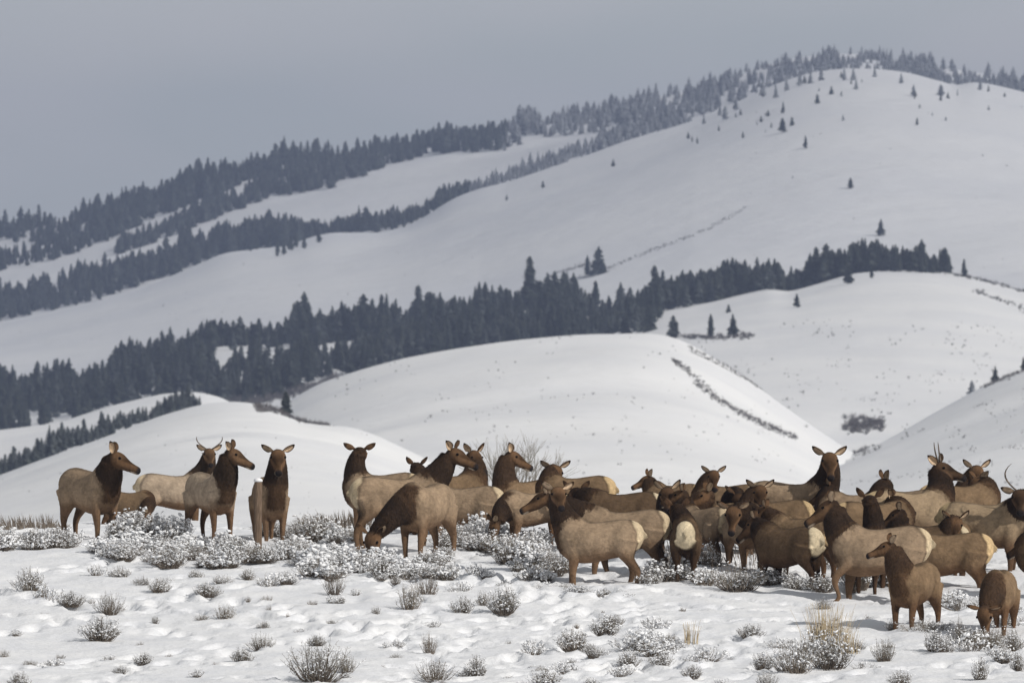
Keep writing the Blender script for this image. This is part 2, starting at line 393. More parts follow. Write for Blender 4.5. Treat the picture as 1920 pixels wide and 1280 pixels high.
stand(H_RIGHT, [(1090, 648), (1170, 640), (1230, 630), (1235, 600)], [(1090, 625), (1170, 610), (1235, 585), (1236, 585)], 24, (50, 74), 'd', BL, BG)
stand(H_RIGHT, [(1220, 598), (1300, 580), (1375, 566), (1400, 553)], [(1220, 575), (1300, 566), (1375, 552), (1400, 545)], 44, (52, 76), 'd', 'dark conifer in the tall row behind the rounded right-hand hill', 'conifers behind the right-hand hill')
stand(H_RIGHT, [(1395, 552), (1440, 552), (1480, 554), (1560, 526), (1600, 513), (1650, 507), (1780, 511)], [(1395, 544), (1440, 540), (1560, 520), (1650, 502), (1780, 505)], 74, (40, 64), 'd', 'dark conifer in the tall row behind the rounded right-hand hill', 'conifers behind the right-hand hill')
stand(H_FOLD, [(-100, 935), (0, 900), (100, 858), (200, 822), (300, 785), (375, 762)], [(-100, 915), (0, 892), (80, 850), (120, 838), (200, 812), (300, 775), (375, 752)], 62, (30, 52), 'm', 'greyish conifer in the row just behind the near left hill', 'conifers behind the near left hill')

r_ = random.Random(77)
for _ in range(30):
    px = r_.uniform(1290, 1900); py = float(np.interp(px, H_FACE.px, H_FACE.c)) + 14 + abs(r_.gauss(0, 55)) 
    if py < 420: TREES.append((r_.uniform(6, 15), H_FACE, px, py, r_.choice('mfd'), 'tiny young conifer dotted on the upper right snow face', 'tiny conifers on the upper face'))
LONE = [  # hill, px, base row, height px, family, label
 (H_BELT, 995, 592, 108, 'd', 'tallest dark conifer rising above the middle belt of trees'),
 (H_BELT, 1013, 590, 62, 'd', 'rounded conifer at the foot of the tallest tree in the middle belt'),
 (H_FACE, 1122, 520, 52, 'd', 'right-hand taller conifer of the pair on the snow above the belt'),
 (H_FACE, 1101, 523, 38, 'd', 'left-hand shorter conifer of the pair on the snow above the belt'),
 (H_FACE, 1651, 433, 32, 'd', 'leaning lone conifer on the open mountain face above the right hill'),
 (H_FACE, 1595, 357, 20, 'd', 'small lone conifer midway down the open mountain face'),
 (H_FACE, 1510, 288, 24, 'd', 'lone conifer below the cluster of three on the mountain face'),
 (H_FACE, 1467, 257, 28, 'd', 'slim conifer, left one of the close pair high on the face'),
 (H_FACE, 1485, 243, 17, 'd', 'squat conifer, right one of the close pair high on the face'),
 (H_FACE, 1468, 212, 18, 'm', 'small conifer above the close pair high on the face'),
 (H_FACE, 1440, 216, 12, 'm', 'tiny conifer left of the row high on the face'),
 (H_FACE, 1427, 228, 12, 'm', 'tiny pale conifer lowest of the short row high on the face'),
 (H_FACE, 1393, 265, 13, 'd', 'tiny isolated conifer on the left part of the bare face'),
 (H_FACE, 1532, 195, 19, 'm', 'small conifer under the summit, left of its neighbour'),
 (H_FACE, 1559, 178, 16, 'm', 'small conifer under the summit, right of its neighbour'),
 (H_FACE, 1581, 236, 12, 'f', 'tiny frosted conifer alone on the upper face'),
 (H_FACE, 1713, 186, 22, 'f', 'frosted slim conifer below the right side of the summit'),
 (H_FACE, 1764, 186, 22, 'f', 'frosted rounded conifer farthest right on the upper face'),
 (H_FACE, 1600, 150, 22, 'f', 'frosted conifer standing at the edge of the summit snow'),
 (H_FACE, 1018, 332, 14, 'm', 'tiny conifer below the rim of the snow face'),
 (H_FACE, 1150, 293, 14, 'm', 'tiny conifer hugging the rim of the snow face'),
 (H_FACE, 950, 356, 12, 'm', 'tiny conifer on the rim nearest the two small bushes'),
 (H_FACE, 696, 345, 20, 'm', 'lone small conifer in the snow wedge above the hollow'),
 (H_RIGHT, 1591, 537, 34, 'd', 'conifer standing forward on the brow of the right hill'),
 (H_RIGHT, 1634, 524, 22, 'd', 'short conifer on the brow right of the forward one'),
 (H_RIGHT, 1494, 581, 26, 'd', 'slim lone conifer on the open side of the right hill'),
 (H_RIGHT, 1366, 591, 16, 'd', 'tiny conifer above the two trees in the brush strip'),
 (H_RIGHT, 1333, 640, 44, 'd', 'pointed conifer in the brush strip beside the middle hill'),
 (H_RIGHT, 1375, 636, 42, 'd', 'broad conifer at the right of the brush strip'),
 (H_RIGHT, 1262, 644, 44, 'd', 'conifer at the right end of the belt beside the middle hill crest'),
 (H_RIGHT, 1808, 518, 34, 'd', 'lone conifer at the right end of the row on the right hill'),
 (H_RIGHT, 1772, 512, 48, 'd', 'second last conifer of the row on the right hill'),
 (H_RIGHT, 1728, 506, 58, 'd', 'tallest pointed conifer of the row on the right hill'),
 (H_RIGHT, 1604, 512, 56, 'd', 'broad tall conifer at the middle of the row on the right hill'),
 (H_SPUR, 1866, 694, 32, 'd', 'dark conifer on the crest of the right-hand spur'),
 (H_SPUR, 1822, 706, 30, 'f', 'bare pale snag on the crest of the right-hand spur'),
 (H_SPUR, 1919, 684, 26, 'd', 'conifer at the right edge of the spur crest'),
 (H_NEAR, 536, 772, 46, 'd', 'small dark conifer in the saddle between the two near hills'),
]
def lone_tree(i, hill, px, py, h, fam, label):
    p = hill.at(px, py); s = h/F*p.y
    V, Fc, mi = {'d': DARK, 'm': MIDF, 'f': FROS}[fam][i % 6]
    root = empty('conifer_tree', (p.x, p.y, p.z-.1), i*1.7, (s*1.3, s*1.3, s*1.02))
    tag(root, label, 'tree')
    for nm, msk in (('trunk', mi == 0), ('crown', mi > 0)):
        key = (fam, i % 6, nm)
        if key not in TREE_ME: TREE_ME[key] = mesh_from(nm, V, Fc[msk], TM, mi[msk], smooth=False)
        link(nm, TREE_ME[key], root)
for i, a in enumerate(LONE): lone_tree(i, *a)

vis = [t for t in TREES if -30 < t[2] < 1950]
vis.sort(key=lambda t: -t[0])
keep = vis[:262]; kid = set(id(t) for t in keep)
for i, (h, hill, px, py, fam, label, group) in enumerate(keep):
    p = hill.at(px, py); s = h/F*p.y
    k = rng.randrange(9 if fam == 'd' else 6)
    o = link('conifer_tree', tree_mesh(fam, k), None, (p.x, p.y+rng.uniform(-4, 4), p.z-.15), rng.uniform(0, 6.28), (s*rng.uniform(.8, 1.25),)*2+(s,))
    tag(o, label, 'tree', group)
AV, AF, AM = [], [], []; nvt = 0
for (h, hill, px, py, fam, label, group) in [t for t in TREES if id(t) not in kid]:
    p = hill.at(px, py); s = h/F*p.y
    V, Fc, mi = {'d': DARK, 'm': MIDF, 'f': FROS}[fam][rng.randrange(6)]
    a = rng.uniform(0, 6.28); w = s*rng.uniform(.85, 1.3)
    c, n = math.cos(a), math.sin(a)
    W = np.stack([(V[:, 0]*c-V[:, 1]*n)*w+p.x, (V[:, 0]*n+V[:, 1]*c)*w+p.y, V[:, 2]*s+p.z-.15], -1)
    AV.append(W); AF.append(Fc+nvt); AM.append(mi); nvt += len(V)
fo = link('conifer_forest', mesh_from('conifer_forest', np.concatenate(AV), np.concatenate(AF), TM, np.concatenate(AM), smooth=False))
tag(fo, 'smaller conifers filling the ridge belts and the dark band across the slopes', 'forest', kind='stuff')

# ---------------------------------------------------------------- brush, scrub and far sage
def tuft_geo(r, n, h, w, curl=.3):
    """n thin blades from one foot; tri faces"""
    V = []; Fc = []
    for k in range(n):
        a = r.uniform(0, 6.283); t = r.uniform(0, 1); R = w*t; hh = h*r.uniform(.55, 1)*(1-.45*t*t)
        bx, by = math.cos(a)*R*.35, math.sin(a)*R*.35; tx, ty = math.cos(a)*R, math.sin(a)*R
        q = r.uniform(.015, .05)*w+.003; b = r.uniform(0, 3.14); dx, dy = math.cos(b)*q, math.sin(b)*q
        i = len(V)
        V += [(bx-dx, by-dy, -.05*h), (bx+dx, by+dy, -.05*h), (tx+dx*.5, ty+dy*.5, hh*.7), (tx*1.1, ty*1.1, hh)]
        Fc += [(i, i+1, i+2), (i, i+2, i+3)]
    return np.array(V), np.array(Fc)
_r = random.Random(3)
TUFTS = [tuft_geo(_r, 34, 1.0, .62) for _ in range(6)]
def brush(name, label, cat, pts, m, seed=1):
    """pts: (world position, height)"""
    r = random.Random(seed); AV, AF = [], []; n = 0
    for (p, h) in pts:
        V, Fc = TUFTS[r.randrange(6)]; a = r.uniform(0, 6.28); c, s_ = math.cos(a), math.sin(a); h = h*r.uniform(.45, 1.0); w = h*r.uniform(.7, 1.3)
        AV.append(np.stack([(V[:, 0]*c-V[:, 1]*s_)*w+p.x, (V[:, 0]*s_+V[:, 1]*c)*w+p.y, V[:, 2]*h+p.z], -1)); AF.append(Fc+n); n += len(V)
    o = link(name, mesh_from(name, np.concatenate(AV), np.concatenate(AF), [m], smooth=False))
    return tag(o, label, cat, kind='stuff')
def strip(hill, line, n, hpx, wid, seed, jx=6):
    r = random.Random(seed); out = []
    L = [0]
    for (a, b) in zip(line[:-1], line[1:]): L.append(L[-1]+math.hypot(b[0]-a[0], b[1]-a[1]))
    for i in range(n):
        q = r.random()*L[-1]
        px = float(np.interp(q, L, [a for a, b in line])) + r.uniform(-jx, jx); py = float(np.interp(q, L, [b for a, b in line])) + r.gauss(0, wid*.55)
        p = hill.at(px, py); out.append((p, r.uniform(*hpx)/F*p.y))
    return out
brush('willow_scrub', 'grey brown brush filling the gully down the side of the middle hill', 'brush', strip(H_MID, [(1262, 690), (1340, 735), (1420, 779), (1494, 816)], 700, (3, 8), 2.8, 1, 3), M_SCRUB)
brush('willow_scrub', 'thin line of brush down the right crest of the middle hill', 'brush', strip(H_MID, [(1290, 652), (1350, 688), (1400, 718), (1432, 738)], 260, (3, 7), 2, 2, 3), M_SCRUB)
brush('willow_scrub', 'dark oval thicket of brush in the valley bottom between the hills', 'brush', strip(H_RIGHT, [(1585, 792), (1655, 786)], 200, (9, 16), 9, 3), M_SCRUB)
brush('willow_scrub', 'paler patch of brush just below the oval thicket', 'brush', strip(H_SPUR, [(1575, 842), (1650, 838)], 90, (4, 11), 12, 4), M_SCRUB)
brush('willow_scrub', 'flat strip of brush behind the crest of the middle hill', 'brush', strip(H_RIGHT, [(1282, 640), (1340, 642), (1410, 634)], 240, (4, 11), 4, 5), M_SCRUB)
brush('willow_scrub', 'brush growing in the saddle beside the small dark conifer', 'brush', strip(H_NEAR, [(480, 757), (530, 772), (570, 792), (618, 797)], 260, (6, 15), 4, 6) , M_SCRUB)
brush('willow_scrub', 'faint broken line of brush running up the mountain face', 'brush', strip(H_FACE, [(1060, 535), (1140, 510), (1230, 470), (1330, 428), (1400, 390)], 380, (2, 5), 2.2, 7), M_SCRUB)
brush('willow_scrub', 'short dark line of brush beside the pair of conifers', 'brush', strip(H_FACE, [(1030, 527), (1080, 508), (1110, 500)], 90, (3, 7), 2.5, 8), M_SCRUB)
brush('willow_scrub', 'brush trailing down the far right shoulder of the rounded hill', 'brush', strip(H_RIGHT, [(1790, 514), (1850, 526), (1925, 548)], 160, (3, 9), 3, 9), M_SCRUB)
brush('willow_scrub', 'lower thin line of brush on the right shoulder of the rounded hill', 'brush', strip(H_RIGHT, [(1825, 548), (1880, 570), (1930, 590)], 110, (3, 8), 3, 10), M_SCRUB)
brush('willow_scrub', 'dark brush along the crest of the right-hand spur', 'brush', strip(H_SPUR, [(1840, 722), (1880, 706), (1930, 686)], 130, (3, 9), 3, 11), M_SCRUB)
brush('willow_scrub', 'thin line of brush running down behind the near left hill', 'brush', strip(H_MID, [(620, 792), (690, 818), (760, 852), (820, 880)], 260, (2, 5), 1.2, 12, 3), M_SCRUB)
brush('willow_scrub', 'brownish leafless brush at the foot of the belt beside the middle hill', 'brush', strip(H_BELT, [(380, 752), (480, 756), (560, 738), (640, 715)], 260, (10, 22), 6, 13, 10), M_SCRUB)
def specks(hill, poly, n, hpx, seed, m=M_SCRUB, label='', clump=.0):
    r = random.Random(seed); out = []
    (x0, y0, x1, y1) = poly; tries = 0
    while len(out) < n and tries < n*30:
        tries += 1
        px, py = r.uniform(x0, x1), r.uniform(y0, y1)
        if py < np.interp(px, hill.px, hill.c)+4: continue
        if float(vnoise(np.array([px/45.]), np.array([py/22.]), seed)[0]) < clump: continue
        p = hill.at(px, py); out.append((p, r.uniform(*hpx)*r.uniform(.8, 1.7)/F*p.y))
    return brush('distant_sagebrush', label, 'sagebrush', out, m, seed)
specks(H_MID, (560, 640, 1560, 960), 520, (1.5, 5), 21, label='sparse dark sagebrush tips poking through snow on the middle hill', clump=.02)
specks(H_RIGHT, (1290, 600, 1920, 850), 620, (1.5, 5), 22, label='sagebrush tips on the lower side of the rounded right hill', clump=.05)
specks(H_SPUR, (1450, 740, 1930, 900), 240, (1.5, 5), 23, label='sagebrush tips dotted over the right-hand spur', clump=.05)
specks(H_NEAR, (0, 760, 800, 980), 130, (1.2, 3), 24, label='few sagebrush tips showing on the near left hill', clump=.05)
specks(H_FACE, (0, 460, 900, 720), 110, (1.0, 2.6), 25, label='faint sagebrush tips on the left of the mountain face', clump=.12)
specks(H_FACE, (1400, 200, 1930, 520), 60, (1.0, 3), 26, label='faint sagebrush tips on the right of the mountain face', clump=.0)
# ---------------------------------------------------------------- elk
def coat_material():
    m = mat('elk_coat', (.3, .2, .14), .92, .08)
    t = m.node_tree; b = t.nodes['Principled BSDF']
    at = t.nodes.new('ShaderNodeAttribute'); at.attribute_name = 'coat'
    tc = t.nodes.new('ShaderNodeTexCoord')
    def noise(scale, det, st):
        mp = t.nodes.new('ShaderNodeMapping'); mp.inputs['Scale'].default_value = st
        t.links.new(tc.outputs['Object'], mp.inputs['Vector'])
        n = t.nodes.new('ShaderNodeTexNoise'); n.inputs['Scale'].default_value = scale; n.inputs['Detail'].default_value = det
        t.links.new(mp.outputs[0], n.inputs['Vector']); return n
    n1 = noise(4.5, 3, (1, 1, 1)); n2 = noise(34, 4, (.5, 1, .6))
    def ramp(n, a, c, lo=.3, hi=.7):
        r = t.nodes.new('ShaderNodeMapRange'); r.inputs['From Min'].default_value = lo; r.inputs['From Max'].default_value = hi
        r.inputs['To Min'].default_value = a; r.inputs['To Max'].default_value = c
        t.links.new(n.outputs['Fac'], r.inputs['Value']); return r
    r1 = ramp(n1, .80, 1.16); r2 = ramp(n2, .84, 1.15)
    mu = t.nodes.new('ShaderNodeMath'); mu.operation = 'MULTIPLY'
    t.links.new(r1.outputs[0], mu.inputs[0]); t.links.new(r2.outputs[0], mu.inputs[1])
    vm = t.nodes.new('ShaderNodeVectorMath'); vm.operation = 'SCALE'
    t.links.new(at.outputs['Color'], vm.inputs[0]); t.links.new(mu.outputs[0], vm.inputs['Scale'])
    t.links.new(vm.outputs[0], b.inputs['Base Color'])
    bp = t.nodes.new('ShaderNodeBump'); bp.inputs['Strength'].default_value = .7; bp.inputs['Distance'].default_value = .018
    n3 = noise(26, 6, (.6, 1, .6))
    t.links.new(n3.outputs['Fac'], bp.inputs['Height']); t.links.new(bp.outputs[0], b.inputs['Normal'])
    return m
M_COAT = coat_material()

def nrm(v): return v/(np.linalg.norm(v)+1e-9)
def loft(C, S, U, ra, rb, n=14):
    """closed loft: centres C, side vectors S (radius rb), up vectors U (radius ra)"""
    V = []; Fc = []
    for c, s, u, a, b in zip(C, S, U, ra, rb):
        for i in range(n):
            t = 2*math.pi*i/n
            V.append(c + s*b*math.cos(t) + u*a*math.sin(t))
    k = len(C)
    for j in range(k-1):
        for i in range(n):
            q = (i+1) % n
            Fc.append((j*n+i, j*n+q, (j+1)*n+q, (j+1)*n+i))
    a0 = len(V); V.append(C[0]); V.append(C[-1])
    for i in range(n):
        q = (i+1) % n
        Fc.append((a0, q, i)); Fc.append((a0+1, (k-1)*n+i, (k-1)*n+q))
    return V, Fc
def resample(C, R, k):
    C = np.array(C, float); R = np.array(R, float); m = len(C); q = np.linspace(0, m-1, k); out = []; outr = []
    for x in q:      # Catmull-Rom
        i = min(int(x), m-2); t = x-i
        p = [np.hstack([C[max(i-1, 0)], R[max(i-1, 0)]]), np.hstack([C[i], R[i]]), np.hstack([C[i+1], R[i+1]]), np.hstack([C[min(i+2, m-1)], R[min(i+2, m-1)]])]
        v = .5*((2*p[1]) + (-p[0]+p[2])*t + (2*p[0]-5*p[1]+4*p[2]-p[3])*t*t + (-p[0]+3*p[1]-3*p[2]+p[3])*t**3)
        out.append(v[:3]); outr.append(v[3:])
    return np.array(out), np.maximum(np.array(outr), .006)
def seg_dist(P, A, B):
    d = B-A; t = np.clip(((P-A)@d)/(d@d), 0, 1)
    return np.linalg.norm(P-(A+t[:, None]*d), axis=1), t
def chain_dist(P, C, R):
    best = np.full(len(P), 9.); par = np.zeros(len(P)); n = len(C)-1
    for i in range(n):
        d, t = seg_dist(P, C[i], C[i+1])
        r = R[i]+(R[i+1]-R[i])*t
        q = d-r; k = q < best
        best = np.where(k, q, best); par = np.where(k, (i+t)/n, par)
    return best, par
def sm(a, b, x):
    t = np.clip((x-a)/(b-a+1e-9), 0, 1); return t*t*(3-2*t)

_T = [(-.80, 1.16, 1.04, .05), (-.765, 1.25, .93, .135), (-.66, 1.33, .80, .205), (-.48, 1.37, .72, .245), (-.24, 1.345, .675, .262), (.02, 1.31, .615, .292),
      (.26, 1.335, .59, .282), (.46, 1.405, .62, .238), (.60, 1.37, .70, .20), (.70, 1.30, .81, .15), (.76, 1.22, .98, .09)]
TORSO = [(x, (a+b)/2, (a-b)/2, w) for x, a, b, w in _T]
REPORT = []
def make_elk(name_label, xc, yback, feet, yaw, head, hyaw, hpitch, s=1.0, tone='cow', D=None, antler=None, ears=None, legs=None, droop=0, cat='elk', group=None, nk=.68, ear_up=.5, kneel=None, seed=0, sunk=None, hsc=1.0, roll=0):
    want = .25 if sunk is None else sunk      # how deep the hooves stand in the snow and sage
    dd = np.arange(128., 176., .1)
    sk = np.array([gz(X(xc, q), q)-(Z(yback, q)-1.375*s) for q in dd])
    k0 = np.where(sk <= want)[0]
    D = float(dd[np.argmin(np.abs(sk-want))])
    yaw = rad(yaw); x0 = X(xc, D); ppm = F/D
    gl = gz(x0, D)
    zb = Z(yback, D)                   # height of the back
    base = np.array([x0, D, zb-1.375*s])
    sink = gl-base[2]
    REPORT.append('%2d %-46s x=%d D=%.1f sink=%.2f feetrow=%.0f' % (seed, name_label[:46], xc, D, sink, HOR-gl*F/D))
    c, n = math.cos(-yaw), math.sin(-yaw)
    def to_local(w):
        v = (w-base)/s; return np.array([v[0]*c-v[1]*n, v[0]*n+v[1]*c, v[2]])
    def dir_local(v): return np.array([v[0]*c-v[1]*n, v[0]*n+v[1]*c, v[2]])
    sh = np.array([.50, 0, 1.14])      # where the neck springs from
    shw = base + s*np.array([math.cos(yaw)*.50, math.sin(yaw)*.50, 1.14])
    # head position from the picture: the poll lies on that ray at the distance the neck allows
    hx, hy = head
    lat = math.hypot(X(hx, D)-shw[0], Z(hy, D)-shw[2]); Ln = nk*s
    dy = math.sqrt(max(Ln*Ln-lat*lat, 0)); dy = min(dy, .5*s)
    dy *= (1 if math.sin(yaw) > 0 else -1) if abs(math.sin(yaw)) > .12 else .35*(1 if math.sin(rad(hyaw)) > 0 else -1)
    Dh = shw[1]+dy
    poll = to_local(np.array([X(hx, Dh), Dh, Z(hy, Dh)]))
    if np.linalg.norm(poll-sh) > 1.0*1.12: REPORT.append('   neck long %.2f' % np.linalg.norm(poll-sh))
    hyw, hp = rad(hyaw), rad(hpitch)
    d = nrm(dir_local(np.array([math.cos(hyw)*math.cos(hp), math.sin(hyw)*math.cos(hp), math.sin(hp)])))
    upw = np.array([0, 0, 1.])
    side = nrm(np.cross(upw, d)); up = nrm(np.cross(d, side))
    if roll: side, up = side*math.cos(rad(roll))+up*math.sin(rad(roll)), up*math.cos(rad(roll))-side*math.sin(rad(roll))
    V, Fc = [], []
    def add(vf):
        b = len(V); V.extend(vf[0]); Fc.extend([tuple(q+b for q in f) for f in vf[1]])
    Y = np.array([0, 1., 0]); Zv = np.array([0, 0, 1.]); Xv = np.array([1., 0, 0])
    r_ = random.Random(seed*31+7)
    fat = r_.uniform(.97, 1.06)
    # torso
    TC, TR = resample([(x, 0, z) for x, z, a, b in TORSO], [(a, b*fat) for x, z, a, b in TORSO], 30)
    add(loft(TC, [Y]*30, [Zv]*30, TR[:, 0], TR[:, 1], 20))
    # neck
    nd = poll-sh
    P0 = np.array([.40, 0, 1.09]); P1 = sh+np.array([.14, 0, .04])+.28*nd
    P2 = poll-d*.02-up*.055
    if droop: P1 = sh+np.array([.20, 0, -.02])+.2*nd
    tt = np.linspace(0, 1, 12)[:, None]
    NC = (1-tt)**2*P0+2*tt*(1-tt)*P1+tt**2*P2
    NR = np.interp(tt[:, 0], [0, .25, .5, .75, 1], [.31, .285, .24, .195, .140])
    NB = np.interp(tt[:, 0], [0, .25, .5, .75, 1], [.25, .235, .205, .175, .130])
    NS, NU = [], []
    for i in range(12):
        tg = nrm(NC[min(i+1, 11)]-NC[max(i-1, 0)])
        sd = (1-tt[i, 0])*Y+tt[i, 0]*side*(1 if side@Y > -.2 else -1)
        sd = nrm(sd-tg*(sd@tg)); NS.append(sd); NU.append(nrm(np.cross(tg, sd)))
    add(loft(NC, NS, NU, NR, NB, 16))
    # head
    k = hsc*1.05
    HP = [(-.07, -.04, .05, .045), (-.02, -.015, .09, .09), (.05, -.005, .108, .115), (.12, -.012, .118, .122), (.18, -.024, .118, .104), (.25, -.038, .100, .078), (.32, -.047, .083, .056), (.39, -.053, .072, .053), (.45, -.056, .068, .057), (.49, -.058, .058, .052), (.515, -.06, .036, .034)]
    HC = [poll+d*t*k+up*o*k for t, o, a, b in HP]
    HC, HR = resample(HC, [(a*k, b*k*1.13) for t, o, a, b in HP], 22)
    add(loft(HC, [side]*22, [up]*22, HR[:, 0], HR[:, 1], 14))
    # tail
    add(loft([np.array([-.78, 0, 1.16]), np.array([-.83, 0, 1.10]), np.array([-.835, 0, 1.02])], [Y]*3, [Xv]*3, [.03, .035, .012], [.035, .04, .015], 8))
    # legs
    LEGS = []
    lg = dict(fl=0., fr=0., rl=0., rr=0.); lg.update(legs or {})
    for key, sy in (('fl', 1), ('fr', -1)):
        f = lg[key]
        if kneel and key == kneel:
            J = [(.44, .13, 1.0), (.46, .155, .80), (.66, .15, .56), (.60, .15, .30), (.66, .15, .22)]
        else:
            J = [(.42, .165, 1.00), (.41+.15*f, .165, .74), (.44+.45*f, .145, .40), (.42+.85*f, .14, .10), (.46+.95*f, .14, .0)]
        R = [(.19, .125), (.115, .08), (.060, .048), (.036, .032), (.050, .042)]
        LEGS.append(('f', [(x, y*sy, z) for x, y, z in J], R))
    for key, sy in (('rl', 1), ('rr', -1)):
        f = lg[key]
        J = [(-.52, .155, 1.02), (-.46+.15*f, .17, .76), (-.66+.5*f, .15, .47), (-.60+.85*f, .145, .11), (-.565+.95*f, .145, .0)]
        R = [(.245, .14), (.185, .115), (.070, .048), (.038, .033), (.050, .042)]
        LEGS.append(('r', [(x, y*sy, z) for x, y, z in J], R))
    LC = []
    for kind, J, R in LEGS:
        C, RR = resample(J, R, 16)
        add(loft(C, [Y]*16, [nrm(np.array([1., 0, .15]))]*16, RR[:, 0], RR[:, 1], 10))
        LC.append((C, RR))
    me = bpy.data.meshes.new('tmp'); me.from_pydata([tuple(v) for v in V], [], Fc)
    ob = bpy.data.objects.new('tmp', me); COL.objects.link(ob)
    rm = ob.modifiers.new('r', 'REMESH'); rm.mode = 'VOXEL'; rm.voxel_size = .019
    smo = ob.modifiers.new('s', 'SMOOTH'); smo.factor = .5; smo.iterations = 4
    dg = bpy.context.evaluated_depsgraph_get()
    ev = ob.evaluated_get(dg); m2 = ev.to_mesh()
    nv = len(m2.vertices); P = np.empty(nv*3); m2.vertices.foreach_get('co', P); P = P.reshape(-1, 3)
    NN = np.empty(nv*3); m2.vertices.foreach_get('normal', NN); NN = NN.reshape(-1, 3)
    faces = [tuple(p.vertices) for p in m2.polygons]
    ev.to_mesh_clear(); bpy.data.objects.remove(ob); bpy.data.meshes.remove(me)
    # ---- coat
    tones = {  # body, neck, head, leg, rump
        'cow':  ((.295, .215, .143), (.034, .022, .015), (.125, .072, .039), (.17, .105, .062), (.56, .45, .30)),
        'pale': ((.365, .285, .208), (.036, .024, .016), (.135, .080, .045), (.14, .082, .046), (.60, .48, .33)),
        'calf': ((.200, .135, .080), (.052, .032, .020), (.125, .071, .038), (.125, .070, .038), (.56, .41, .23)),
        'dark': ((.110, .072, .043), (.026, .017, .012), (.085, .049, .028), (.080, .047, .028), (.62, .52, .36)),
        'bull': ((.330, .245, .158), (.028, .018, .013), (.085, .051, .030), (.12, .070, .040), (.50, .38, .22)),
    }[tone]
    jit = r_.uniform(.9, 1.1)
    body, neckc, headc, legc, rump = [np.array(q)*jit for q in tones]
    wob = fbm(P[:, 0]*6+seed*3, P[:, 2]*6+P[:, 1]*4, 3, 3)*.10
    dt, pt = chain_dist(P, TC[::2], TR[::2].mean(1))
    dn, pn = chain_dist(P, NC, (NR+NB)/2)
    dh, ph = chain_dist(P, HC[::2], HR[::2].mean(1))
    col = np.tile(body, (nv, 1))
    # saddle slightly browner along the spine, underside browner
    top = sm(.75, 1.0, NN[:, 2])*sm(1.22, 1.33, P[:, 2])
    spn = sm(.10, .03, np.abs(P[:, 1])+wob*.4)*sm(1.2, 1.3, P[:, 2])
    col = col*(1-top[:, None]*.22)*(1-.35*spn[:, None])
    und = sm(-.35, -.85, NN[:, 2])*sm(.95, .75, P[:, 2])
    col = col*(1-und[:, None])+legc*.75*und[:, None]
    flank = sm(1.05, .66, P[:, 2]+wob)*.48; col = col*(1-flank[:, None])+legc*flank[:, None]
    crease_shade = np.exp(-((P[:, 0]-.22-.25*(P[:, 2]-.9))/.05)**2)*sm(.65, .8, P[:, 2])*sm(1.3, 1.15, P[:, 2])+np.exp(-((P[:, 0]+.27+.35*(P[:, 2]-.9))/.05)**2)*sm(.62, .75, P[:, 2])*sm(1.28, 1.05, P[:, 2])
    col = col*(1-.16*crease_shade[:, None])  # painted shade in the creases behind the shoulder and before the thigh
    # legs
    low = sm(.86, .60, P[:, 2]+wob)
    if not droop: low = low
    col = col*(1-low[:, None])+legc*low[:, None]
    inner_shade = low*sm(.1, .7, -np.sign(P[:, 1])*NN[:, 1])
    col = col*(1-.35*inner_shade[:, None])  # shade between the legs, painted onto their inward faces
    hoof = sm(.06, .03, P[:, 2]); col = col*(1-hoof[:, None])+np.array([.03, .025, .02])*hoof[:, None]
    # neck mane
    isn = sm(.07, .01, dn+wob*.2+.22*sm(.14, .25, np.abs(P[:, 1]))*sm(.40, .1, pn))*sm(.06, .30, pn+wob*1.0)
    front = sm(.42, .60, P[:, 0]+wob+.08*sm(1.25, .85, P[:, 2]))*sm(.72, .86, P[:, 2])*sm(1.42, 1.30, P[:, 2]+0*wob)
    nk_w = np.maximum(isn, front*.95*sm(.21, .12, np.abs(P[:, 1])+wob*.3))
    nk_w = np.clip(nk_w*1.25, 0, 1)
    warm = neckc*1.0+np.array([.03, .016, .007])*(1-sm(.2, .45, pn))[:, None]
    hind = sm(.5, 1.0, pn)                  # the nape is a little redder near the head
    warm = warm+np.array([.012, .006, .002])*hind[:, None]
    col = col*(1-nk_w[:, None])+warm*nk_w[:, None]
    # head
    hw = sm(.03, -.01, dh-np.minimum(dn, dt)*1.0-.005)*sm(.04, .16, ph)
    hw = np.where(dh < .05, hw, 0)
    rel = P-poll; t_d = rel@d/k; t_u = rel@up/k; t_s = rel@side/k
    hc = np.tile(headc, (nv, 1))
    hc = hc*(1-.62*sm(.02, .05, t_u+.03)[:, None]*sm(.08, .28, t_d)[:, None])         # dark bridge of the nose
    hc = hc*(1-.35*sm(-.05, -.11, t_u)[:, None])
    nap = sm(.07, -.02, t_d); hc = hc*(1-nap[:, None])+neckc*1.2*nap[:, None]
    mz = sm(.43, .49, t_d); hc = hc*(1-mz[:, None])+np.array([.022, .018, .018])*mz[:, None]
    cheek = np.exp(-(((t_d-.20)/.07)**2+((t_u+.05)/.05)**2)); hc = hc*(1+.35*cheek[:, None])
    mou = np.exp(-((t_u+.088)/.009)**2)*sm(.30, .36, t_d); hc = hc*(1-.6*mou[:, None])
    chin = sm(.36, .41, t_d)*sm(-.085, -.105, t_u)*sm(.50, .46, t_d); hc = hc*(1-chin[:, None])+np.array([.42, .34, .26])*chin[:, None]
    ring = np.exp(-(((t_d-.155)/.035)**2+((t_u-.035)/.028)**2))*sm(.05, .08, np.abs(t_s)); hc = hc*(1-.45*ring[:, None])+np.array([.20, .13, .08])*.45*ring[:, None]
    col = col*(1-hw[:, None])+hc*hw[:, None]
    # rump patch with its dark border
    rz = P[:, 2]; ry = np.abs(P[:, 1])
    wdt = .07+.20*sm(.74, 1.06, rz)
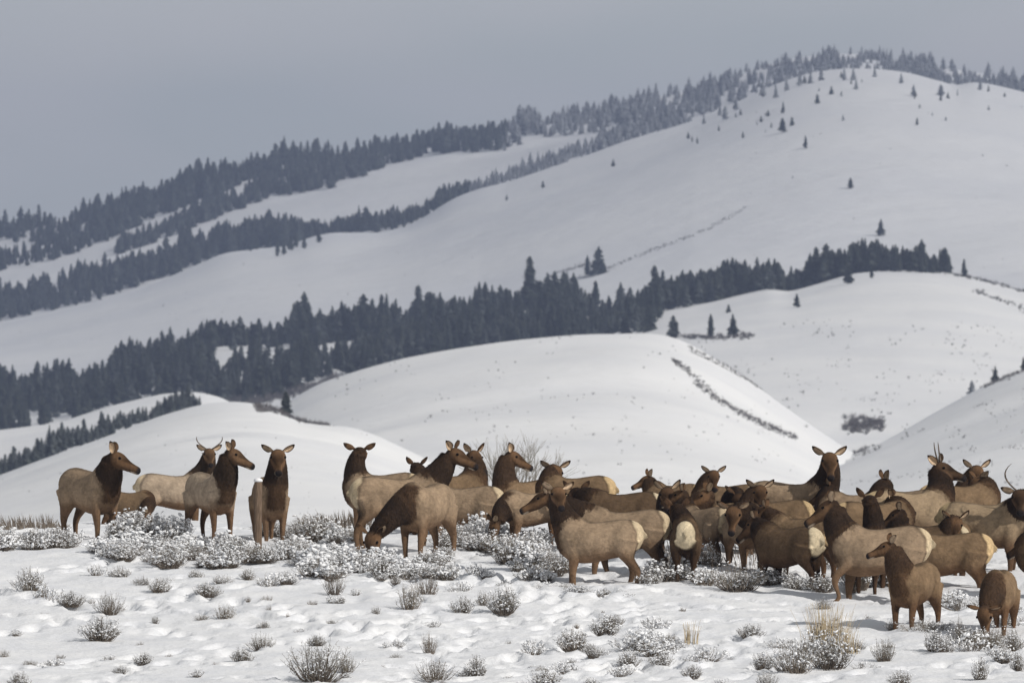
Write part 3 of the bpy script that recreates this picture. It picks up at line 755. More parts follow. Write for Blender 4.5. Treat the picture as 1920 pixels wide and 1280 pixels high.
    rp = sm(-.64, -.70, P[:, 0]+1.3*(ry**2)-.07*sm(1.15, 1.33, rz)+wob*.5)*sm(.03, -.03, ry-wdt+wob*.3)*sm(.76, .86, rz+ (ry)*-.15+wob*.3)
    bd = sm(-.56, -.64, P[:, 0]+2.0*(ry**2)-.07*sm(1.15, 1.33, rz)+wob*.3)*sm(.62, .80, rz)*(1-rp)
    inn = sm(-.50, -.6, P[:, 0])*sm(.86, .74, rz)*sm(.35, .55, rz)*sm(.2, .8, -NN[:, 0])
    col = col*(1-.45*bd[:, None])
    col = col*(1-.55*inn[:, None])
    col = col*(1-rp[:, None])+rump*rp[:, None]
    tl = (P[:, 0] < -.80)*(ry < .05); col = np.where(tl[:, None], col*.75, col)
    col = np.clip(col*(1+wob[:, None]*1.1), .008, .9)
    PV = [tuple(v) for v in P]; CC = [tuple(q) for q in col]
    FF = list(faces)
    # ---- coarse winter guard hair standing off the coat
    nr = np.random.RandomState(seed+50)
    zone = np.where(nk_w > .5, 1.5, 1.0)*np.where(hw > .5, .35, 1)*np.where(P[:, 2] < .55, .15, 1)
    pick = nr.choice(nv, 5200, replace=False, p=zone/zone.sum())
    flow = np.array([-.75, 0, -.55])
    for v in pick:
        nn = NN[v]; pp = P[v]; m_ = nk_w[v]
        L_ = (.032+.012*m_)*nr.uniform(.6, 1.4)*(.5 if hw[v] > .5 else 1)
        f_ = flow*(1-m_)+np.array([-.1, 0, -1.])*m_+nr.normal(0, .22, 3); f_ = f_-nn*(f_@nn); f_ = f_/(np.linalg.norm(f_)+1e-6)
        dirn = f_+nn*(.26+.05*m_); w_ = np.cross(f_, nn)*(.008+.004*m_); b0 = len(PV)
        q0 = pp-nn*.004
        PV += [tuple(q0-w_), tuple(q0+w_), tuple(q0+dirn*L_)]
        cb = col[v]*nr.uniform(.72, 1.25); CC += [tuple(cb), tuple(cb), tuple(cb*1.12)]
        FF.append((b0, b0+1, b0+2))
    # ---- ears: cupped leaves, pale inside
    er = ears or (None, None)
    for q, sgn in enumerate((1, -1)):
        spec = er[q] or (ear_up, 0.)            # (lift, turn back)
        e = nrm(side*sgn*.9+(up*.45+nrm(to_dir_up(dir_local))*1.0)*spec[0]-d*(.18+spec[1]))
        open_ = nrm(d*(1.0-.9*spec[1])+side*sgn*.55); open_ = nrm(open_-e*(open_@e)); wv = np.cross(e, open_)
        root = poll+side*sgn*.085*k+up*.055*k+d*.015
        Le, We = .225*k, .074*k; b0 = len(PV); nu, nw = 9, 7
        for layer in (0, 1):
            for i in range(nu):
                u = i/(nu-1)
                w = We*(math.sin(math.pi*min(u*.78+.16, 1))**.8)*(1 if u < .97 else .35)
                if u < .15: w *= .7
                for j in range(nw):
                    v = (j/(nw-1)-.5)*2
                    cup = (v*v-.45)*w*.75
                    p = root+e*Le*u+wv*w*v*.85+open_*(cup-(.0 if layer == 0 else .010*(1-abs(v))+.002))
                    PV.append(tuple(p))
                    if layer == 0:
                        rim = max(abs(v)**5, 1 if u > .86 else 0)
                        ci = np.array([.56, .42, .29])*(1-.45*(abs(v) < .2)*(u > .3)*(u < .8))
                        CC.append(tuple(ci*(1-rim)+headc*.35*rim))
                    else:
                        CC.append(tuple(headc*(.9 if u < .7 else .35)))
        for layer in (0, 1):
            o = b0+layer*nu*nw
            for i in range(nu-1):
                for j in range(nw-1):
                    f = (o+i*nw+j, o+(i+1)*nw+j, o+(i+1)*nw+j+1, o+i*nw+j+1)
                    FF.append(f if layer else f[::-1])
    # eyes
    for sgn in (1, -1):
        ec = poll+d*.155*k+side*sgn*.117*k+up*.034*k; b0 = len(PV)
        for i in range(5):
            th = math.pi*i/4
            for j in range(8):
                a = 2*math.pi*j/8
                PV.append(tuple(ec+.021*k*(d*1.25*math.sin(th)*math.cos(a)+up*math.sin(th)*math.sin(a)+side*math.cos(th)))); CC.append((.008, .006, .005))
        for i in range(4):
            for j in range(8):
                q = (j+1) % 8; FF.append((b0+i*8+j, b0+i*8+q, b0+(i+1)*8+q, b0+(i+1)*8+j))
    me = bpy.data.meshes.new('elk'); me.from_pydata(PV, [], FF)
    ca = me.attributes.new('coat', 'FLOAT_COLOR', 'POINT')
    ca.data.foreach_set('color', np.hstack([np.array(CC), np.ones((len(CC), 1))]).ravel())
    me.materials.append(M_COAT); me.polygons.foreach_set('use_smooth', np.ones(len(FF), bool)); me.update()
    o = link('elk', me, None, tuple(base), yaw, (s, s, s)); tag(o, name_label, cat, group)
    if antler:
        for sgn in (1, -1):
            Lq, spread, fwd, curve = antler
            rt = poll+side*sgn*.05*k+up*.075*k+d*.03; C = []; R = []
            for i in range(9):
                u = i/8
                C.append(rt+upn(dir_local)*Lq*u*1.0+side*sgn*(spread*math.sin(u*math.pi*.62)*Lq-curve*u*u*Lq)+d*fwd*u*Lq*(1-.4*u))
                rr = .016*(1-u)**.6+.004; R.append(rr)
            C = np.array(C)
            vf = loft(C, [side]*9, [d]*9, R, R, 8)
            link('antler', mesh_from('antler', vf[0], vf[1], [M_ANTLER]), o)
    return o
def upn(dl): return nrm(dl(np.array([0, 0, 1.])))
def to_dir_up(dl): return dl(np.array([0, 0, 1.]))

E = make_elk
# label, xc, back row, feet row, yaw, head(poll px), head yaw, head pitch
E('tan cow elk at the far left of the herd, dark neck, muzzle pointing right', 170, 876, 1022, -55, (210, 855), -12, -22, s=1.08, seed=1, legs=dict(fl=.05, rl=-.08, rr=.12), ears=((.75, .35), (1.0, .1)), nk=0.6)
E('small brown elk tucked low between the leftmost cow and the spike bull', 240, 919, 1000, -15, (274, 962), -20, -60, s=0.72, tone='calf', D=153, droop=1, seed=2, sunk=0.32)
E('spike bull elk with two short thin antlers, facing the camera behind a cow', 326, 886, 1004, 8, (392, 846), -82, -32, s=.98, tone='pale', D=151, antler=(.27, .75, .1, -.1), seed=3, hsc=.9, ear_up=.3, sunk=0.36)
E('tan cow elk left of the fence post, dark neck, head in profile to the right', 396, 884, 1012, -62, (430, 848), -14, -24, s=.98, tone='pale', seed=4, legs=dict(fl=.1, fr=-.05), sunk=0.14, ears=((.75, .3), (.5, .05)))
E('cow elk behind the fence post, facing the camera with ears spread wide', 506, 893, 1008, -78, (521, 849), -86, -38, s=1.0, seed=5, ear_up=.28, nk=0.6)
E('elk seen from behind with dark neck and ears spread, left of the grazing cow', 716, 884, 1000, 160, (674, 845), 88, -30, s=.98, tone='cow', D=158, seed=6, nk=.62, ear_up=.25, sunk=0.3)
E('dark-headed elk looking away, only ears and nape showing above another elk', 760, 893, 1000, 40, (779, 872), 60, -50, s=.92, tone='cow', D=162, seed=7, nk=.5, sunk=0.42)
E('large tan cow elk standing broadside behind the grazing cow, nose to the right', 744, 891, 1040, 14, (846, 848), -22, -22, s=1.05, tone='cow', D=150, seed=8, legs=dict(rl=.1, rr=-.1), nk=.74, sunk=0.2)
E('calf elk peering over with nose toward the right, beside the large cow muzzle', 838, 886, 1000, 12, (886, 850), -52, -38, s=0.97, tone='calf', D=157, seed=9, hsc=.95, ear_up=.6)
E('grey tan elk with its head hidden, hindquarters right of the grazing cow', 868, 909, 1030, 168, (800, 960), 190, -60, s=.95, tone='cow', D=152.5, droop=1, seed=10, legs=dict(rl=.18, rr=-.1), sunk=0.42)
E('cow elk grazing with muzzle down in the snowy sage, dark mane over its neck', 798, 905, 1056, -116, (701, 1000), -122, -68, s=1.08, seed=11, droop=1, nk=.85, legs=dict(fl=.06, rl=-.1), ears=((.35, .1), (.45, .0)), ear_up=.4)
E('cow elk turning its head back to the right, right of the pale bare shrub', 985, 897, 1000, 218, (955, 852), -8, -26, s=.98, tone='calf', D=158, seed=12, sunk=0.5, ears=((.6, .3), (.9, .1)))
E('tan elk grazing low with only its dark face visible beside the sage', 1002, 919, 1022, 196, (930, 978), 200, -66, s=0.82, tone='cow', D=154, droop=1, seed=13, nk=.62, sunk=0.16)
E('elk facing the camera above the front pair of heads, buff rump behind it', 1078, 890, 1000, 168, (1041, 878), -84, -42, s=.92, tone='calf', D=160, seed=14, nk=.55, ear_up=.3, sunk=0.08)
E('brown calf elk standing broadside in front, face to the camera, buff rump', 1122, 972, 1102, 172, (1045, 920), -80, -30, s=0.95, tone='cow', seed=15, ears=((.3, .0), (.35, .0)), legs=dict(fl=-.02, fr=.1, rl=-.08, rr=.14), hsc=1.0, nk=.62)
E('elk whose profile muzzle points left beside the front calf head', 1170, 953, 1078, 173, (1026, 930), 184, -24, s=.98, tone='cow', D=148.4, seed=16, nk=.8, legs=dict(rl=.15, rr=-.05, fl=.1, fr=-.22))
E('dark brown elk with its head turned away behind the snow-capped post', 1166, 920, 1040, 176, (1082, 920), 110, -40, s=.93, tone='dark', D=151.8, seed=17, nk=.6, ear_up=.5)
E('calf elk with small face in profile to the left above the brown backs', 1262, 905, 1010, 150, (1219, 897), 196, -20, s=.78, tone='calf', D=157.5, seed=18, ear_up=1.0, nk=.5, hsc=.95, ears=((.9, .1), (.9, .1)))
E('dark-faced elk facing the camera right of the buff rumps', 1268, 936, 1050, -110, (1251, 918), -92, -45, s=.90, tone='dark', D=150.4, seed=19, nk=.5, ear_up=.6)
E('elk seen from directly behind, round white rump patch framed in dark brown', 1286, 972, 1082, 88, (1270, 950), 100, -35, s=.90, tone='dark', D=147.3, seed=20, nk=.6)
E('tan elk turned away with a pale streak on its rump behind the round white rump', 1318, 948, 1060, 128, (1283, 925), 175, -20, s=.88, tone='cow', D=150.6, seed=21, nk=.5)
E('elk with its head in profile to the left above the round white rump', 1352, 938, 1060, 190, (1330, 925), 188, -25, s=.95, tone='calf', D=149.3, seed=22, nk=.5, ear_up=.7, hsc=1.0, sunk=0.4, ears=((.6, .35), (.9, .1)))
E('far calf elk facing the camera, rounded ears, highest in the middle group', 1362, 906, 1000, 160, (1338, 886), -88, -42, s=.85, tone='calf', D=161, seed=23, ear_up=.35, nk=.45, hsc=.92)
E('dark brown elk with lowered head behind the elk whose muzzle is frosted', 1398, 915, 1050, -120, (1388, 928), -110, -58, s=.95, tone='dark', D=152.4, seed=24, nk=.45)
E('elk facing the camera with frosted grey muzzle and a black throat', 1398, 944, 1082, -78, (1376, 954), -100, -48, s=.98, tone='cow', D=147.6, seed=25, nk=.52, hsc=1.0, ear_up=.25)
E('calf elk facing the camera in front of the long tan body', 1450, 935, 1060, 175, (1425, 915), -88, -40, s=.88, tone='calf', D=151.2, seed=26, nk=.45, ear_up=.4)
E('big pale cow elk towering over the group, face to the camera, black throat', 1486, 900, 1030, -16, (1555, 855), -88, -38, s=1.06, tone='cow', D=154.4, seed=27, nk=.72, ear_up=.35)
E('elk walking away to the left with a buff rump patch and dark hind legs', 1478, 984, 1100, 136, (1420, 975), 170, -40, s=0.92, tone='dark', D=146.0, seed=28, legs=dict(rl=-.12, rr=.22, fl=.15, fr=-.15), nk=.5)
E('elk whose pale rump patch shows just right of the buff rump', 1500, 966, 1080, 140, (1440, 955), 170, -30, s=.92, tone='calf', D=148.6, seed=29, nk=.5)
E('large tan cow elk striding left with one foreleg lifted, dark neck', 1648, 984, 1134, 176, (1563, 945), 176, -30, s=1.08, tone='cow', D=142.8, seed=30, kneel='fl', nk=.7, legs=dict(fr=.04, rl=.1, rr=-.1), ears=((.6, .3), (.9, .1)))
E('light tan elk back showing under the profile head pointing left', 1606, 921, 1030, 165, (1560, 915), 170, -30, s=.96, tone='cow', D=156.5, seed=31, nk=.45)
E('elk head in profile to the left with ears up, behind the tan backs', 1700, 915, 1030, 170, (1662, 903), 197, -28, s=.92, tone='cow', D=157.6, seed=32, nk=.5, ear_up=.8)
E('dark elk nape with upright ears, facing away beside the brown right-facing face', 1634, 992, 1060, 80, (1632, 936), 95, -20, s=.92, tone='dark', D=149.5, seed=33, nk=.42, ear_up=.6)
E('brown elk face in profile to the right in the packed right-hand group', 1640, 938, 1060, 20, (1668, 938), -10, -22, s=.95, tone='calf', D=152.0, seed=34, nk=.42)
E('spike bull elk with two straight upright antlers, head in profile to the right', 1706, 917, 1040, 14, (1757, 876), -24, -14, s=1.05, tone='bull', D=153.8, antler=(.33, .12, -.35, .0), seed=35, nk=.72, ears=((.7, .3), (.5, .5)))
E('far elk facing the camera with rounded ears right of the spike bull', 1822, 925, 1000, 120, (1831, 878), -88, -42, s=.92, tone='calf', D=163, seed=36, nk=.62, ear_up=.45, sunk=0.55)
E('elk with a reddish brown neck below the far rounded ears, ear tipped right', 1800, 905, 1010, 10, (1838, 899), 215, -35, s=.95, tone='calf', D=159, seed=37, nk=.45, ear_up=.35)
E('spike bull elk cut by the right edge, one long curved antler, black neck', 1848, 939, 1050, -12, (1912, 925), -92, -32, s=1.03, tone='bull', D=151.5, antler=(.44, .62, 0, .38), seed=38, nk=.62, ear_up=.1)
E('elk with small lowered face between level ears, behind the brown broadside calf', 1790, 975, 1070, 250, (1792, 972), -95, -62, s=.86, tone='calf', D=147.9, seed=39, nk=.35, ear_up=.5, sunk=0.32)
E('dark-backed elk with buff rump seen between the tan cow and broadside calf', 1738, 980, 1080, 176, (1690, 960), 180, -30, s=.90, tone='dark', D=147.0, seed=40, nk=.45, sunk=0.4)
E('brown calf elk broadside behind the front calf, buff rump at its right', 1776, 996, 1122, 172, (1700, 1015), 180, -50, s=.97, tone='calf', D=143.6, seed=41, nk=.5, legs=dict(rl=.15, rr=-.05, fl=.05, fr=-.12), droop=1, sunk=0.42)
E('small calf elk nearest the camera on the right, face in profile to the left', 1714, 1053, 1192, -116, (1672, 1022), 184, -18, s=.93, tone='calf', D=135.2, seed=42, nk=.5, hsc=.88, legs=dict(rl=-.05, fr=.05), ears=((.5, .45), (.8, .2)))
E('calf elk grazing head-on at the lower right, muzzle down in the sage', 1874, 1068, 1196, -102, (1847, 1140), -108, -76, s=.90, tone='calf', D=135.0, seed=43, droop=1, nk=.72, ear_up=.0)
E('dark elk cut by the right edge of the herd behind the grazing calf', 1985, 1000, 1110, 170, (1935, 1010), 180, -30, s=.95, tone='dark', D=146.0, seed=44, nk=.5)
print('\n'.join(REPORT))
# ---------------------------------------------------------------- fence posts
def post(label, px, ytop, D, h, lean):
    x = X(px, D); zt = Z(ytop, D)
    root = empty('fence_post', (x, D, zt-h)); tag(root, label, 'fence post')
    bm = bmesh.new(); n = 14; rings = []
    r = random.Random(int(px))
    for z in (0, h*.3, h*.6, h*.85, h-.012, h):
        k = .068*(1 if z < h-.011 else .93)
        rings.append([bm.verts.new((k*(1+.07*math.sin(3*i+z*2))*math.cos(6.283*i/n)+lean*z, k*(1+.07*math.cos(2*i+z))*math.sin(6.283*i/n), z)) for i in range(n)])
    for a, b in zip(rings[:-1], rings[1:]):
        for i in range(n): bm.faces.new((a[i], a[(i+1) % n], b[(i+1) % n], b[i]))
    bm.faces.new(rings[-1])
    me = bpy.data.meshes.new('post'); bm.to_mesh(me); bm.free(); me.materials.append(M_WOOD)
    link('post', me, root)
    C = [np.array([lean*h, 0, h+z]) for z in (0, .02, .045, .062, .07)]
    vf = loft(C, [np.array([1., 0, 0])]*5, [np.array([0, 1., 0])]*5, [.072, .082, .072, .045, .012], [.07, .08, .07, .045, .012], 12)
    link('snow_cap', mesh_from('snow_cap', vf[0], vf[1], [M_CAP]), root)
post('weathered wooden fence post with snow cap in front of the camera-facing cow', 483, 903, 147.9, 1.5, .006)
post('weathered wooden fence post with flat snow cap behind the front calf back', 1079, 948, 146.9, 1.4, -.01)

# ---------------------------------------------------------------- sagebrush
def blob(r, c, rx, rz, V, Fc):
    b = len(V); nr, ns = 4, 6; ph = r.uniform(0, 6); cp, sp_ = math.cos(ph), math.sin(ph); tl = r.gauss(0, .35)
    for i in range(nr+1):
        th = math.pi*i/nr
        for j in range(ns):
            a = 6.283*j/ns; k = 1+.3*math.sin(2*a+ph+i)+r.uniform(-.2, .2)
            u_ = rx*k*math.sin(th)*math.cos(a); V.append((c[0]+u_*cp, c[1]+rx*k*.75*math.sin(th)*math.sin(a)+u_*sp_, c[2]+rz*math.cos(th)*(1 if th < 1.6 else .55)+u_*tl))
    for i in range(nr):
        for j in range(ns):
            q = (j+1) % ns; Fc.append((b+i*ns+j, b+(i+1)*ns+j, b+(i+1)*ns+q, b+i*ns+q))
def sage(seed, stems, snow, height, leafy, spread=1.0, wild=.4, bl=(.018, .062)):
    """metre-true bush about 0.5 m in radius"""
    r = random.Random(seed); V = []; Fc = []; mi = []; SV = []; SF = []
    lob = [(r.uniform(0, 6.283), r.uniform(.15, 1.2)) for _ in range(3)]
    def tube(p, q, a, b):
        i = len(V); dx = Vector(q)-Vector(p); s = dx.orthogonal().normalized(); t = dx.cross(s).normalized()
        for c, rr in ((p, a), (q, b)):
            for k in range(3):
                w = Vector(c)+(s*math.cos(k*2.094)+t*math.sin(k*2.094))*rr; V.append(tuple(w))
        for k in range(3):
            g = (k+1) % 3; Fc.append((i+k, i+g, i+3+g, i+3+k)); mi.append(0)
    def leaf(p, s):
        i = len(V); a = Vector((r.gauss(0, 1), r.gauss(0, 1), r.gauss(.5, 1))).normalized()*s; b = a.orthogonal().normalized()*s*.45
        P = Vector(p); V.extend([tuple(P-b), tuple(P+a*.6-b*.2), tuple(P+a), tuple(P+a*.5+b)]); Fc.append((i, i+1, i+2, i+3)); mi.append(1)
    for k in range(stems):
        an = r.uniform(0, 6.283); el = r.uniform(0, 1)**.6           # 0 = upright, 1 = lying out
        L = .5*r.uniform(.75, 1.0+wild)
        lb = max(w*(.5+.5*math.cos(an-a)) for a, w in lob)*.5+.55
        tip = Vector((math.cos(an)*L*math.sin(el*1.35)*spread*lb, math.sin(an)*L*math.sin(el*1.35)*spread*lb, height*L*2*(math.cos(el*1.25)*.9+.08)))
        p0 = Vector((tip.x*.38, tip.y*.38, -.04)); p1 = Vector((tip.x*.72+r.gauss(0, .04), tip.y*.72+r.gauss(0, .04), tip.z*.35)); prev = p0
        pts = []
        for t in (.34, .67, 1.0):
            q = p0*(1-t)**2+p1*2*t*(1-t)+tip*t*t+Vector((r.gauss(0, .022), r.gauss(0, .022), r.gauss(0, .016)))
            tube(prev, q, .0085*(1.1-t)+.003, .0085*(1-t)*.8+.0025); pts.append(q); prev = q
        for q_ in range(3):
            b = pts[1].lerp(pts[2], r.random()); e = b+Vector((r.gauss(0, .05), r.gauss(0, .05), abs(r.gauss(.05, .03))))
            tube(b, e, .0035, .002); pts.append(e)
        for q_ in range(leafy):
            leaf(pts[1].lerp(r.choice(pts[2:]), r.random())+Vector((r.gauss(0, .02), r.gauss(0, .02), r.gauss(0, .015))), r.uniform(.014, .034))
        if r.random() < snow:
            b = r.choice(pts[1:]); s_ = r.uniform(*bl)
            blob(r, (b.x, b.y, b.z+s_*.25), s_*r.uniform(.6, 1.5), s_*r.uniform(.5, 1.2), SV, SF)
            for q_ in range(r.choice((1, 2, 3))):
                b = r.choice(pts[1:]).lerp(r.choice(pts), r.random()*.7); s2 = r.uniform(bl[0], bl[0]*.4+bl[1]*.6)*.8
                blob(r, (b.x*1.02, b.y*1.02, b.z+s2*.3), s2*r.uniform(.6, 1.7), s2*r.uniform(.4, 1.0), SV, SF)
    tw = mesh_from('twigs', V, Fc, [M_TWIG, M_LEAF], mi, smooth=False)
    sn = mesh_from('snow_load', SV, SF, [M_CAP]) if SV else None
    return tw, sn
KINDS = {
    's': [sage(500+i, 170, .80, .58, 8, 1.15, wild=.7, bl=((.015, .055), (.022, .085), (.030, .095))[i % 3]) for i in range(9)],            # heaped with snow
    'm': [sage(520+i, 150, .62, .70, 8, 1.0, bl=(.022, .045)) for i in range(6)],            # half bare
    't': [sage(540+i, 125, .42, .72, 9, 1.1, .5, bl=(.02, .035)) for i in range(6)],       # twiggy
    'l': [sage(560+i, 60, .8, .40, 5, 1.2, bl=(.03, .06)) for i in range(5)],              # low, nearly buried
    'w': [sage(580+i, 90, .12, 1.05, 1, .8, .4, bl=(.015, .03)) for i in range(4)],        # leafless whips
}
def bush(px, py, wpx, hpx, kind, label, group=None, D=None):
    D = D_of(py) if D is None else D
    x = X(px, D); z = gz(x, D); s = wpx/F*D
    k = rng.randrange(len(KINDS[kind]))
    sz = (hpx/F*D)/{'s': .70, 'm': .74, 't': .86, 'l': .45, 'w': 1.15}[kind]
    BUSHES.append((wpx*hpx if -25 < px < 1945 else 0, kind, k, (x, D, z-.02), rng.uniform(0, 6.28), (s, s*rng.uniform(.85, 1.1), sz), label, group))
BUSHES = []
def plant_bushes():
    BUSHES.sort(key=lambda b: -b[0])
    for (_, kind, k, loc, rot, scl, label, group) in BUSHES[:292]:
        tw, sn = KINDS[kind][k]
        root = empty('sagebrush', loc, rot, scl)
        tag(root, label, 'sagebrush', group)
        link('twigs', tw, root)
        if sn: tag(link('snow_load', sn, root), kind='stuff')
    AV, AF, AM = [], [], []; n = 0      # the smallest scraps, past counting, as one ground cover
    for (_, kind, k, loc, rot, scl, label, group) in BUSHES[292:]:
        for q, me in enumerate(KINDS[kind][k]):
            if me is None: continue
            co = np.empty(len(me.vertices)*3); me.vertices.foreach_get('co', co); co = co.reshape(-1, 3)*np.array(scl)
            c, s_ = math.cos(rot), math.sin(rot)
            AV.append(np.stack([co[:, 0]*c-co[:, 1]*s_+loc[0], co[:, 0]*s_+co[:, 1]*c+loc[1], co[:, 2]+loc[2]], -1))
            for f in me.polygons:
                AF.append(tuple(v+n for v in f.vertices)); AM.append(2 if q else f.material_index)
            n += len(co)
    o = link('low_sage', mesh_from('low_sage', np.concatenate(AV), AF, [M_TWIG, M_LEAF, M_CAP], AM, smooth=False))
    tag(o, 'small sage sprigs and weed tufts poking through the foreground snow', 'sage cover', kind='stuff')
# single bushes: x, base row, width, height, kind, label
SINGLE = [
 (57, 1112, 72, 52, 'm', 'round half-bare sagebrush alone at the far left of the open snow'),
 (205, 1146, 58, 48, 't', 'dark leaning sagebrush right of the far-left round one'),
 (190, 1192, 92, 48, 'm', 'low spreading sagebrush below the dark leaning one'),
 (290, 1164, 20, 20, 't', 'tiny dark sagebrush tuft alone on the left snow'),
 (420, 1160, 50, 36, 't', 'dark low sagebrush under a ridge of snow, left of centre'),
 (388, 1120, 56, 30, 'm', 'snow-flecked sagebrush just above the dark low one, left of centre'),
 (268, 1101, 42, 24, 't', 'small dark tuft just below the dense left thicket'),
 (316, 1098, 26, 14, 'l', 'tiny snowy tuft right of the small dark one under the thicket'),
 (491, 1214, 58, 38, 't', 'compact dark sagebrush left of the big bottom bush'),
 (596, 1274, 132, 88, 't', 'biggest sagebrush, tall and twiggy, at the bottom edge'),
 (650, 1262, 40, 50, 't', 'dark shrub leaning on the right of the biggest bottom bush'),
 (628, 1120, 66, 52, 'w', 'pale whippy sagebrush below the centre-left thicket'),
 (767, 1148, 60, 64, 't', 'dark upright sagebrush below the grazing cow'),
 (802, 1124, 74, 60, 'w', 'leafless pale shrub behind the dark one below the grazing cow'),
 (868, 1150, 52, 38, 'm', 'left bush of the three below the calf with hidden head'),
 (905, 1138, 36, 34, 'm', 'small middle bush of the three in the centre'),
 (946, 1149, 84, 58, 'm', 'right and widest bush of the three in the centre'),
 (805, 1222, 58, 48, 'w', 'small fan-shaped bush right of the biggest bottom bush'),
 (742, 1232, 30, 14, 't', 'tiny dark tuft left of the small fan-shaped bush'),
 (815, 1270, 74, 50, 't', 'dark wide bush at the bottom edge, centre'),
 (893, 1264, 50, 46, 'm', 'snowy whippy bush right of the dark wide bottom bush'),
 (1075, 1216, 70, 46, 'm', 'bush with dark base left of the lower centre bushes'),
 (1135, 1190, 92, 44, 'm', 'wide half-bare bush in the middle of the open snow'),
 (1110, 1228, 44, 30, 'm', 'small bush in front of the wide half-bare one'),
 (1060, 1255, 60, 28, 'l', 'low snow-buried bush near the bottom, centre right'),
 (1210, 1200, 76, 30, 'l', 'low snowy bush in the open snow right of centre'),
 (1240, 1246, 60, 34, 'm', 'bush with scattered snow near the bottom, right of centre'),
 (1165, 1262, 70, 26, 'l', 'low spread of snowy twigs at the bottom, right of centre'),
 (1290, 1202, 20, 34, 'w', 'thin upright weed stalks right of centre'),
 (1385, 1112, 116, 64, 't', 'large dark twiggy bush in front of the elk with the frosted muzzle'),
 (1544, 1142, 44, 28, 't', 'small dark bush on the snow below the lifted foreleg'),
 (1430, 1252, 56, 36, 'm', 'dark snowy shrub left of the tall dry grass'),
 (1490, 1262, 90, 64, 's', 'snow-heaped bush left of the tall dry grass base'),
 (1556, 1256, 96, 74, 's', 'snow-heaped bush around the base of the tall dry grass'),
 (1524, 1230, 80, 50, 's', 'snow-heaped bush behind the tall dry grass base'),
 (1620, 1255, 44, 18, 'l', 'low snow mound of twigs right of the tall dry grass'),
 (1658, 1237, 52, 50, 't', 'single round twiggy bush below the nearest calf'),
 (1740, 1186, 110, 34, 't', 'dark low bush around the feet of the nearest calf'),
 (1672, 1178, 30, 22, 't', 'small dark tuft at the forefeet of the nearest calf'),
 (1797, 1198, 26, 52, 'w', 'narrow upright weed between the two front calves'),
 (1850, 1216, 112, 48, 't', 'dark bush under the muzzle of the grazing calf'),
 (1900, 1226, 50, 50, 'm', 'snowy bush at the right edge beside the grazing calf'),
 (1890, 1178, 60, 30, 's', 'snow-topped bush behind the hind feet of the grazing calf'),
 (1838, 1280, 48, 50, 'm', 'bush with reddish twigs at the bottom right'),
 (1908, 1262, 40, 44, 'm', 'dark bush at the lower right edge'),
 (1690, 1285, 60, 30, 'm', 'bush cut by the bottom edge below the round twiggy one'),
 (1437, 1285, 46, 36, 't', 'dark bush cut by the bottom edge left of the dry grass'),
 (1305, 1240, 44, 20, 'l', 'faint buried tuft left of the dry grass cluster'),
 (1352, 1284, 44, 20, 'l', 'buried tuft cut by the bottom edge right of centre'),
 (8, 1225, 22, 22, 't', 'dark tuft cut by the left edge'),
 (36, 1282, 66, 34, 'm', 'bush in the bottom left corner'),
 (100, 1240, 54, 18, 'l', 'row of buried twigs near the left edge'),
 (30, 1184, 34, 14, 'l', 'faint grassy tuft near the left edge'),
 (465, 1132, 22, 12, 'w', 'short tuft of dry weeds left of centre'),
 (505, 1150, 18, 18, 'w', 'thin pair of weed stalks on the open snow'),
 (540, 1160, 18, 14, 'w', 'short brown weed right of the thin stalks'),
 (706, 1155, 22, 22, 't', 'small pointed dark weed left of the dark upright bush'),
 (590, 1068, 90, 40, 's', 'snowy bush at the front of the centre-left thicket'),
 (955, 1205, 20, 10, 'w', 'scrap of weed in the open snow, centre'),
 (1120, 1120, 34, 14, 'l', 'tiny tuft right of the feet of the front calf'),
]
for a in SINGLE: bush(a[0], a[1], a[2]*.86, a[3]*.80, *a[4:])
# thickets of snow-heaped sage, each bush its own
def thicket(poly_top, poly_bot, n, w, h, kinds, label, group, seed):
    r = random.Random(seed); x0, x1 = poly_top[0][0], poly_top[-1][0]
    for i in range(n):
        px = x0+(x1-x0)*((i*.618034) % 1.0)+r.uniform(-8, 8)
        a = np.interp(px, [q[0] for q in poly_top], [q[1] for q in poly_top]); b = np.interp(px, [q[0] for q in poly_bot], [q[1] for q in poly_bot])
        py = a+(b-a)*r.random()
        if n > 14 and 'thicket' in label:
            if float(vnoise(np.array([px/34.]), np.array([py/11.]), 12)[0]) < -.17: continue
            py += (py-a)/(b-a+1e-6)*26*float(vnoise(np.array([px/46.]), np.array([3.]), 8)[0])
        sc_ = r.choice((.55, .7, .85, 1.0, 1.1, 1.25))
        kd = r.choice(kinds); t_ = (py-a)/(b-a+1e-6)
        lb = label
        if 'sagebrush' in label:
            tail = label.split('sagebrush', 1)[1].strip()
            if 'thicket below the left elk' in tail:
                tail = next(w_ for q_, w_ in ((262, 'under the leftmost cow'), (350, 'below the spike bull'), (445, 'below the cow left of the post'), (530, 'around the fence post'), (600, 'right of the fence post'), (900, 'beside the grazing cow muzzle')) if px < q_)
            lb = '%s %s sagebrush %s%s' % ('small' if sc_ < .8 else 'middling' if sc_ < 1.05 else 'large', {'s': 'snow-heaped', 'm': 'half-bare', 't': 'twiggy', 'l': 'snow-buried', 'w': 'whippy'}[kd], 'in the front row ' if t_ > .66 else 'in the back row ' if t_ < .33 else '', tail)
            lb = ' '.join(lb.split()[:16])
        bush(px, py, w*sc_, h*sc_, kd, lb, group)
thicket([(-20, 1014), (60, 1014), (150, 1020)], [(-20, 1036), (60, 1040), (150, 1052)], 40, 50, 25, 'sssmlt', 'snow-heaped sagebrush in the thicket at the left edge', 'left edge sage thicket', 1)
